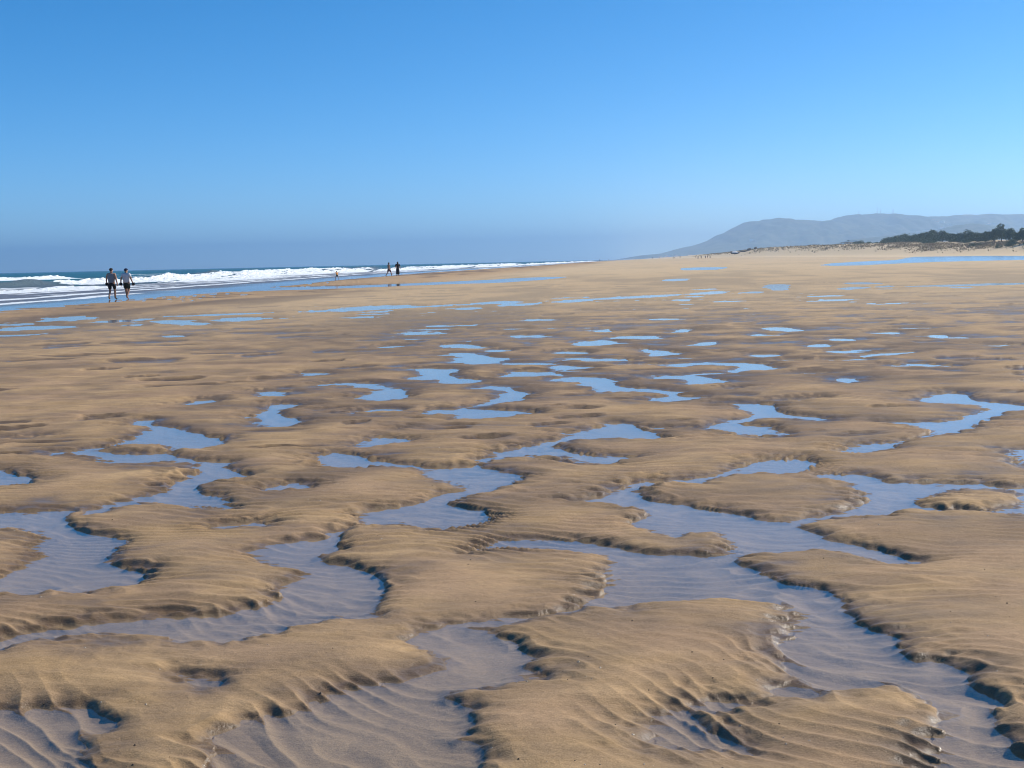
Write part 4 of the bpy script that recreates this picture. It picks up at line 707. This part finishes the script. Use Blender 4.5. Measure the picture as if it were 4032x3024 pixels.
pm, _ = person_meshes('child', -.30, .0, style='shirt', top=M_ORANGE, bottom=M_OLIVE, lean=.10, arms={'l': ((-.40, .0, 1.50), (-.60, .02, 1.58), (-.68, .02, 1.60)), 'r': ((.40, .05, 1.45), (.60, .06, 1.52), (.68, .06, 1.53))})
place_person(pm, -20.3, 150, walk + .9, .98, 'small child in an orange top running with arms out beside the surf')
FARP = [(120.8, 1075, 1.74), (126.4, 1075, 1.70), (137.5, 1070, 1.72), (139.4, 1078, 1.6), (128.0, 956, 1.76), (125.8, 860, 1.68), (106.1, 717, 1.72), (108.6, 722, 1.76), (110.2, 717, 1.66), (121.5, 782, 1.75), (123.1, 782, 1.7), (36.0, 955.6, 1.75), (75.9, 1075, 1.7), (94.8, 1220, 1.6)]
kinds = [person_meshes('far_a', .2, .1, style='shirt', top=M_BLUE, bottom=M_BLACK)[0], person_meshes('far_b', .1, .05, style='bare', bottom=M_RED)[0],
         person_meshes('far_c', -.2, .1, style='dress', top=M_BLACK)[0], person_meshes('far_d', .05, .03, style='shirt', top=M_GREY, bottom=M_OLIVE, legs='stand')[0]]
LB = {}
rkA = ranks(FARP[:11]); rkB = ranks(FARP[11:])
for i, (x, y, hgt) in enumerate(FARP):
    surf = i >= 11
    lab = ('tiny distant bather at the far surf line, %s of three' % ordinal(rkB[i - 11], 3)) if surf else ('tiny distant beachgoer below the hill foot, %s of eleven' % ordinal(rkA[i], 11))
    place_person(kinds[i % 4], x, y, random.uniform(0, 6.28), hgt, lab, 'distant bathers in the surf' if surf else 'distant beachgoers below the hill', z=max(ground_z(x, y), -.05 if not surf else -.25))

# ------------------------------------------------------------------ trees and scrub on the dune
def foliage(lobes, n, size, seed):
    r = np.random.default_rng(seed); V = []; Fc = []
    wts = np.array([l[3] ** 2 for l in lobes]); wts = wts / wts.sum()
    for li in r.choice(len(lobes), n, p=wts):
        cx, cy, cz, R = lobes[li]
        d = r.normal(size=3); d /= np.linalg.norm(d); d[2] = d[2] * .85 + .12
        rad = R * (0.62 + 0.40 * r.random() ** .6) * (1 + .16 * math.sin(d[0] * 7 + li) * math.cos(d[1] * 6 + d[2] * 5))
        c = np.array([cx, cy, cz]) + d * rad
        if c[2] < .1: c[2] = .1 + .3 * r.random()
        a = r.normal(size=3) + d * .5; a /= np.linalg.norm(a); b = np.cross(a, r.normal(size=3)); b /= np.linalg.norm(b); a = np.cross(b, a)
        s = size * r.uniform(.6, 1.3); i0 = len(V)
        V += [tuple(c - a * s), tuple(c + b * s * .5), tuple(c + a * s), tuple(c - b * s * .5)]; Fc.append((i0, i0 + 1, i0 + 2, i0 + 3))
    return V, Fc
TREES = [(248.6, 835.5, 10.0, 10.0), (246.1, 811.0, 11.7, 8.1), (243.8, 787.9, 12.7, 9.5), (240.9, 759.1, 11.6, 8.3), (238.7, 737.5, 12.7, 7.4), (236.2, 712.1, 13.8, 8.5), (233.8, 688.5, 12.9, 8.5), (231.7, 667.5, 11.0, 6.0), (230.3, 652.7, 10.8, 7.2), (228.6, 635.7, 11.5, 9.5), (226.8, 617.7, 10.3, 6.2), (225.4, 604.2, 10.7, 7.3), (223.9, 589.2, 11.8, 5.9), (222.6, 576.9, 13.3, 5.8), (221.3, 563.2, 11.1, 6.8), (219.6, 546.5, 10.8, 4.9), (218.0, 530.8, 11.2, 7.4), (216.1, 511.1, 10.2, 7.2)]
TLAB = ['low rounded evergreen at the seaward end of the dune tree line', 'second small evergreen from the seaward end of the dune tree line', 'flat-topped evergreen third from the seaward end of the tree line',
 'low spreading evergreen fourth from the seaward end of the tree line', 'bushy evergreen left of the wind-shaped double-topped pine', 'wind-shaped double-topped pine with a pale gap under its crown', 'broad dome-shaped evergreen right of the double-topped pine',
 'short evergreen tucked against the right of the dome-shaped tree', 'low evergreen in the dip right of the dome-shaped tree', 'wide low mound-like evergreen in the middle of the tree line', 'small evergreen in the dip right of the wide mound-like tree',
 'flat evergreen two trees left of the tallest pine', 'sloping evergreen just left of the tallest pine', 'tallest pine of the tree line with a tufted top', 'rounded evergreen just right of the tallest pine', 'evergreen cut by the right edge of the picture', 'evergreen just beyond the right edge of the picture', 'outermost evergreen beyond the right edge of the picture']
for i, (x, y, top, w) in enumerate(TREES):
    gz = ground_z(x, y); hgt = max(top - gz, 2.6); r = random.Random(40 + i); R = w * .46; hgt *= 1.12
    o = empty('evergreen_tree', (x, y, gz - .1), r.uniform(0, 6.28), label=TLAB[i], cat='tree', group='trees along the dune')
    tv = [(0, 0, 0), (r.uniform(-.3, .3), r.uniform(-.3, .3), hgt * .3), (r.uniform(-.6, .6), r.uniform(-.6, .6), hgt * .62), (r.uniform(-.8, .8), r.uniform(-.8, .8), hgt * .85)]
    prt = [tube(tv, [.28, .22, .14, .05], 7)]
    for k in range(4):
        an = k * 1.57 + r.random(); b0 = Vector(tv[1]).lerp(Vector(tv[2]), r.random()); prt.append(tube([b0, b0 + Vector((math.cos(an) * R * .5, math.sin(an) * R * .5, hgt * .16)), b0 + Vector((math.cos(an) * R * .9, math.sin(an) * R * .9, hgt * .24))], [.12, .08, .03], 5))
    v, f = join(*prt); mesh_obj('trunk', v, f, M_BARK, o)
    lobes = []
    for k in range(13):
        an = r.uniform(0, 6.28); q_ = r.random() ** .6; zz = hgt * (.30 + .45 * r.random()) * (1 - .25 * q_)
        lobes.append((math.cos(an) * R * q_ * 1.1, math.sin(an) * R * q_ * 1.1, zz, R * r.uniform(.42, .62)))
    tr_ = min(R * .6, hgt * .34); lobes += [(r.uniform(-.25, .25) * R, r.uniform(-.25, .25) * R, hgt - tr_, tr_), (0, 0, hgt * .62, R * .62), (0, 0, hgt * .40, R * .75)]
    v, f = foliage(lobes, 2600, .34, 90 + i); mesh_obj('crown', v, f, M_LEAF, o, False)
SB = []
rs = random.Random(77)
for k in range(46):
    D = 490 + 420 * rs.random() ** 1.3; s = 158 + rs.uniform(-7, 9); x = s + .1 * D; SB.append((x, D))
SB += [(276.5, 1000), (279, 1003), (270, 1010), (290, 1000), (284, 998)]
shr = []; rkS = ranks(SB[46:])
for k in range(4):
    r = random.Random(300 + k); lob = [(r.uniform(-1.6, 1.6), r.uniform(-1.2, 1.2), r.uniform(.3, 1.0), r.uniform(.6, 1.0)) for _ in range(6)]
    v, f = foliage(lob, 420, .17, 500 + k); me = bpy.data.meshes.new('shrub_foliage'); me.from_pydata(v, [], f); me.materials.append(M_LEAF)
    st = join(*[tube([(0, 0, 0), (math.cos(a) * .5, math.sin(a) * .4, .7), (math.cos(a) * .9, math.sin(a) * .8, 1.1)], [.06, .04, .02], 5) for a in (0.3, 1.7, 3.0, 4.4)])
    ms = bpy.data.meshes.new('shrub_stem'); ms.from_pydata([tuple(p) for p in st[0]], [], st[1]); ms.materials.append(M_BARK); shr.append((me, ms))
for i, (x, y) in enumerate(SB):
    hutb = i >= 46
    o = empty('shrub', (x, y, ground_z(x, y) - .1), rs.uniform(0, 6.28), label='low dark shrub beside the flat-roofed beach hut, %s of five' % ordinal(rkS[i - 46], 5) if hutb else 'low scrubby bush at the foot of the dune trees', cat='shrub', group='shrubs by the beach hut' if hutb else 'scrub under the dune trees')
    k = rs.uniform(.8, 1.5) * (1.35 if hutb else 1); o.scale = (k * 1.25, k * 1.25, k * rs.uniform(.9, 1.3))
    part('crown', shr[i % 4][0], o); part('stem', shr[i % 4][1], o)
# dry grass on the dune
gr = np.random.default_rng(5); n = 9000
D = 430 * (1300 / 430) ** gr.random(n); toe_ = np.interp(D, [0, 500, 1000, 1500], [134, 134, 60, 25]); s = toe_ + 30 + gr.normal(size=n) * 5.5 + gr.random(n) * 6
s = s + 3.5 * np.sin(D * .11) + 2.5 * np.sin(D * .037 + 1)
V = []; Fc = []
for k in range(n):
    if D[k] < 470 or (D[k] > 720 and k % 2): continue
    x = s[k] + .1 * D[k]; y = D[k]; z = ground_z(x, y); w = .10 + .14 * gr.random(); hgt = .35 + .6 * gr.random() ** 2
    for j in range(3):
        a = gr.random() * 6.28; lx, ly = gr.normal() * .3, gr.normal() * .3; i0 = len(V)
        V += [(x - w * math.cos(a) + lx, y - w * math.sin(a) + ly, z - .05), (x + w * math.cos(a) + lx, y + w * math.sin(a) + ly, z - .05), (x + lx * 2, y + ly * 2, z + hgt)]; Fc.append((i0, i0 + 1, i0 + 2))
mesh_obj('dune_grass', V, Fc, M_GRASS, smooth=False, kind='stuff', label='dry brown grass tufts along the dune edge', cat='grass')

# ------------------------------------------------------------------ beach hut, awnings, boats, agave
gz = ground_z(267, 1000)
o = empty('beach_hut', (267.5, 1000, gz), .15, label='small white beach hut under a wide flat roof on the dune', cat='hut')
mesh_obj('wall', *box(0.6, 0, 1.15, 7.0, 5, 2.5), M_WALL, o, False)
rf = mesh_obj('roof', *box(0, 0, 2.62, 13, 8, .28), M_WOOD, o, False); mesh_obj('roof_vent', *join(box(-2.0, 0, 3.2, .25, .25, .9), box(-1.8, 0, 3.75, 1.6, .5, .5)), M_WOOD, rf, False)
for px_ in (-5.9, -3.6, 5.9):
    for py_ in (-3.6, 3.6): mesh_obj('post', *tube([(px_, py_, -.2), (px_, py_, 2.48)], .12, 8), M_WOOD, o)
for wx_ in (-1.2, 2.6):
    f_ = mesh_obj('window', *box(wx_, -2.53, 1.35, 1.3, .10, 1.0), M_WOOD, o, False); mesh_obj('pane', *box(wx_, -2.60, 1.35, 1.05, .05, .78), M_GLASSD, f_, False)
mesh_obj('door', *box(.75, -2.53, .95, .95, .10, 1.9), M_WOOD, o, False)
def awning(x, y, w, d, hgt, mat, label):
    o = empty('awning', (x, y, ground_z(x, y)), random.uniform(-.3, .3), label=label, cat='awning', group='awnings beside the hut')
    V = []; n = 7
    for k in range(n + 1):
        a = math.pi * k / n
        for yy in (-d / 2, d / 2): V.append((-w / 2 * math.cos(a), yy, hgt * (.45 + .55 * math.sin(a) ** .8)))
    f = [(2 * k, 2 * k + 2, 2 * k + 3, 2 * k + 1) for k in range(n)]
    c = mesh_obj('canopy', V, f, mat, o); sm = c.modifiers.new('thick', 'SOLIDIFY'); sm.thickness = .05
    for sx in (-1, 1):
        for sy in (-1, 1): mesh_obj('pole', *tube([(sx * w / 2, sy * d / 2, -.1), (sx * w / 2, sy * d / 2, hgt * .46)], .05, 6), M_STEEL, o)
awning(273.6, 985, 3.0, 3, 2.3, M_CANVAS, 'white rounded awning just right of the beach hut')
awning(281.3, 990, 2.4, 3, 1.8, M_PINK, 'pale pink rounded awning in the middle of three right of the hut')
awning(287.4, 990, 2.6, 3, 2.4, M_CANVAS, 'white rounded awning farthest right of the hut')
gz = ground_z(290.5, 985)
o = empty('agave', (290.5, 985, gz), 0, label='spiky brown agave with dry flower stalks at the left end of the trees', cat='plant')
prt = []
for k in range(14):
    a = k * 2.4; prt.append(tube([(0, 0, .1), (math.cos(a) * .6, math.sin(a) * .6, .9), (math.cos(a) * 1.2, math.sin(a) * 1.2, 1.5)], [.10, .09, .01], 4))
mesh_obj('leaf_rosette', *join(*prt), M_GRASS, o)
for (dx, hgt) in ((-1.3, 3.6), (.25, 5.2), (.9, 4.0)):
    st = mesh_obj('flower_stalk', *tube([(0, 0, .5), (dx * .5, 0, hgt * .6), (dx, .1, hgt)], [.09, .07, .04], 6), M_WOOD, o)
    mesh_obj('flower_head', *join(*[blob((dx + .3 * math.cos(j * 2.1), .3 * math.sin(j * 2.1), hgt - .2 * j), (.22, .22, .10), 6, 4) for j in range(4)]), M_WOOD, st)
def boat(x, y, L, rz, label, mat, tarp):
    o = empty('fishing_boat', (x, y, ground_z(x, y)), rz, label=label, cat='boat', group='beached boats')
    V = []; n = 12
    for k in range(n + 1):
        u = k / n * 2 - 1; w = .22 * L * .5 * max(.02, 1 - abs(u) ** 2.6); sheer = .9 + .55 * u * u
        V += [(u * L / 2, -w, sheer), (u * L / 2 * .94, -w * .75, .35 + .2 * u * u), (u * L / 2 * .9, 0, .12 + .2 * u * u), (u * L / 2 * .94, w * .75, .35 + .2 * u * u), (u * L / 2, w, sheer)]
    f = [(k * 5 + j, (k + 1) * 5 + j, (k + 1) * 5 + j + 1, k * 5 + j + 1) for k in range(n) for j in range(4)]
    h_ = mesh_obj('hull', V, f, mat, o); sm = h_.modifiers.new('thick', 'SOLIDIFY'); sm.thickness = .06
    for u in (-.45, 0, .45): mesh_obj('thwart', *box(u * L / 2, 0, .75, .3, .19 * L, .06), M_WOOD, o, False)
    mesh_obj('gunwale', *join(tube([V[k * 5] for k in range(n + 1)], .06, 5), tube([V[k * 5 + 4] for k in range(n + 1)], .06, 5)), M_WOOD, o)
    if tarp:
        T = []
        for k in range(7):
            u = k / 6 * 1.3 - .65; hh_ = 2.6 - 1.2 * abs(u + .1) + .15 * math.sin(k * 2.1)
            T += [(u * L / 2, -.12 * L, 1.0), (u * L / 2, -.05 * L, hh_ * .8), (u * L / 2, 0, hh_), (u * L / 2, .05 * L, hh_ * .8), (u * L / 2, .12 * L, 1.0)]
        tp = mesh_obj('tarpaulin', T, [(k * 5 + j, (k + 1) * 5 + j, (k + 1) * 5 + j + 1, k * 5 + j + 1) for k in range(6) for j in range(4)], M_CANVAS, o)
boat(177.0, 1000, 7.5, .1, 'dark wooden boat under a pale tarpaulin pulled up on the far sand', M_HULL, True)
boat(184.0, 1000, 7.0, -.1, 'darker low open boat right of the tarpaulin boat on far sand', M_HULL, False)
for (x, y, lab, w_) in ((188.4, 1002, 'dark heap of nets on the far dune nearer the boats', 2.6), (193.3, 1002, 'dark heap of nets on the far dune farther from the boats', 1.9)):
    v, f = join(blob((0, 0, .5), (w_ * .6, .9, .9), 12, 8, 3, .18), blob((w_ * .3, .2, 1.1), (w_ * .3, .6, .6), 10, 7, 5, .2)); mesh_obj('net_heap', v, f, M_WOOD, None, label=lab, cat='nets', group='net heaps by the boats').location = (x, y, ground_z(x, y) + .3)

# ------------------------------------------------------------------ village and masts on the hills
def house(name, w, d, hgt, gable):
    wl = bpy.data.meshes.new('house_wall'); v, f = box(0, 0, hgt / 2 - 2, w, d, hgt + 4); wl.from_pydata(v, [], f); wl.materials.append(M_WALL)
    rfm = bpy.data.meshes.new('house_roof')
    if gable: rfm.from_pydata([(-w * .53, -d * .55, hgt), (w * .53, -d * .55, hgt), (w * .53, d * .55, hgt), (-w * .53, d * .55, hgt), (-w * .53, 0, hgt + d * .28), (w * .53, 0, hgt + d * .28)], [], [(0, 1, 5, 4), (2, 3, 4, 5), (0, 4, 3), (1, 2, 5), (3, 2, 1, 0)]); rfm.materials.append(M_TILE)
    else: v, f = box(0, 0, hgt + .3, w * 1.03, d * 1.03, .6); rfm.from_pydata(v, [], f); rfm.materials.append(M_WALL)
    wm = bpy.data.meshes.new('house_window'); v, f = box(0, -d / 2 - .05, 0, 1.6, .14, 1.8); wm.from_pydata(v, [], f); wm.materials.append(M_GLASSD)
    return wl, rfm, wm, w, hgt
HT = [house('a', 22, 14, 7, False), house('b', 16, 11, 6, True), house('c', 30, 14, 10, False)]
HS = [(1799, 6000, 2), (1832, 6020, 0), (1872, 6000, 1), (1917, 6010, 1), (2037, 6100, 2), (2110, 6150, 0), (2158, 6120, 0), (2245, 6080, 2), (1785, 5940, 1), (1892, 5950, 1), (1815, 5960, 0), (1850, 5970, 1), (1935, 6040, 1), (2060, 6090, 1), (2085, 6140, 0), (2190, 6150, 1), (2142, 6400, 1), (2178, 6420, 0), (2120, 6380, 1), (2215, 6400, 0), (1990, 6050, 1), (1965, 6030, 0), (744, 5900, 2), (804, 5900, 0), (699, 5900, 1), (722, 5850, 1), (770, 5880, 1), (835, 5900, 1), (1190, 6250, 0), (1267, 5560, 1), (2290, 6100, 1), (2320, 6120, 0)]
HL = {0: 'brightest white building low on the hillside left of the pine tops', 4: 'isolated white building halfway up the hillside above the double-topped pine', 7: 'bright white building on the hillside left of the tallest pine top', 22: 'white building at the low seaward end of the hill'}
vil = [i for i in range(len(HS)) if i not in HL and HS[i][0] >= 900]; low_ = [i for i in range(len(HS)) if i not in HL and HS[i][0] < 900]
rkV = dict(zip(vil, ranks([HS[i] for i in vil]))); rkL = dict(zip(low_, ranks([HS[i] for i in low_])))
for i, (x, y, k) in enumerate(HS):
    wl, rfm, wm, w, hgt = HT[k]; low = x < 900
    o = empty('house', (x, y, hz(x, y)), random.uniform(-.5, .5), label=HL.get(i, 'tiny pale house at the seaward foot of the hill, %s of five' % ordinal(rkL.get(i, 0), 5) if low else 'tiny white hillside house, %s of the hazy village' % ordinal(rkV.get(i, 0), len(vil))), cat='house', group=None if i in HL else ('houses at the hill foot' if low else 'village houses on the hillside'))
    part('wall', wl, o); part('roof', rfm, o)
    for j in range(int(w // 5)):
        wi = part('window', wm, o); wi.location = (-w / 2 + 2.5 + j * 5, 0, hgt * .55)
for i, (x, hgt, w) in enumerate(((1914, 24, 1.6), (2015, 33, 1.8), (2033, 25, 1.8), (2101, 28, 3.2))):
    o = empty('radio_mast', (x, 6990, hz(x, 6990) - 1), 0, label=['thin lattice mast alone at the left of the hilltop masts', 'tallest thin lattice mast on the summit of the hill', 'shorter lattice mast just right of the tallest one', 'thickest lattice mast, rightmost on the hilltop'][i], cat='mast', group='masts on the hilltop')
    for (a, b) in ((-1, -1), (1, -1), (1, 1), (-1, 1)): mesh_obj('leg', *tube([(a * w, b * w, 0), (a * w * .35, b * w * .35, hgt)], .28, 5), M_STEEL, o)
    br_ = []
    for k in range(10):
        z0_, z1_ = hgt * k / 10, hgt * (k + 1) / 10; q0, q1 = w * (1 - .65 * k / 10), w * (1 - .65 * (k + 1) / 10)
        br_ += [tube([(-q0, -q0, z0_), (q1, -q1, z1_)], .14, 4), tube([(q0, q0, z0_), (-q1, q1, z1_)], .14, 4), tube([(q0, -q0, z0_), (q1, q1, z1_)], .14, 4)]
    mesh_obj('bracing', *join(*br_), M_STEEL, o); mesh_obj('antenna', *join(tube([(0, 0, hgt), (0, 0, hgt + 6)], .2, 5), blob((w * .6, -w * .6, hgt * .8), (1.0, .4, 1.0), 10, 6)), M_STEEL, o)


# ------------------------------------------------------------------ grit: shell and weed crumbs strewn on the near sand
tg = NT('shell_grit'); oi = tg.n('ShaderNodeNewGeometry'); cr = tg.mix(tg.ramp(oi.outputs['Random Per Island'], 0.45, 0.55), (0.05, 0.035, 0.025), (0.62, 0.52, 0.40))
bb = tg.pbsdf(cr, 0.6, 0.3); tg.l(bb.outputs[0], tg.out.inputs[0])
rg = random.Random(31); V = []; Fc = []
for k in range(900):
    y = 3.8 + 9 * rg.random() ** 1.8; x = y * rg.uniform(-.44, .44); z = ground_z(x, y)
    if z < .006: continue
    rd = .0012 + .0042 * rg.random() ** 3; i0 = len(V)
    V += [(x + rd * rg.uniform(.6, 1.6) * math.cos(a) , y + rd * rg.uniform(.6, 1.4) * math.sin(a), z - .001) for a in (0, 1.3, 2.6, 3.9, 5.1)] + [(x, y, z + rd * rg.uniform(.5, 1.2))]
    Fc += [(i0 + j, i0 + (j + 1) % 5, i0 + 5) for j in range(5)]
mesh_obj('shell_grit', V, Fc, tg.m, smooth=False, kind='stuff', label='crumbs of shell and weed strewn over the near sand', cat='grit')
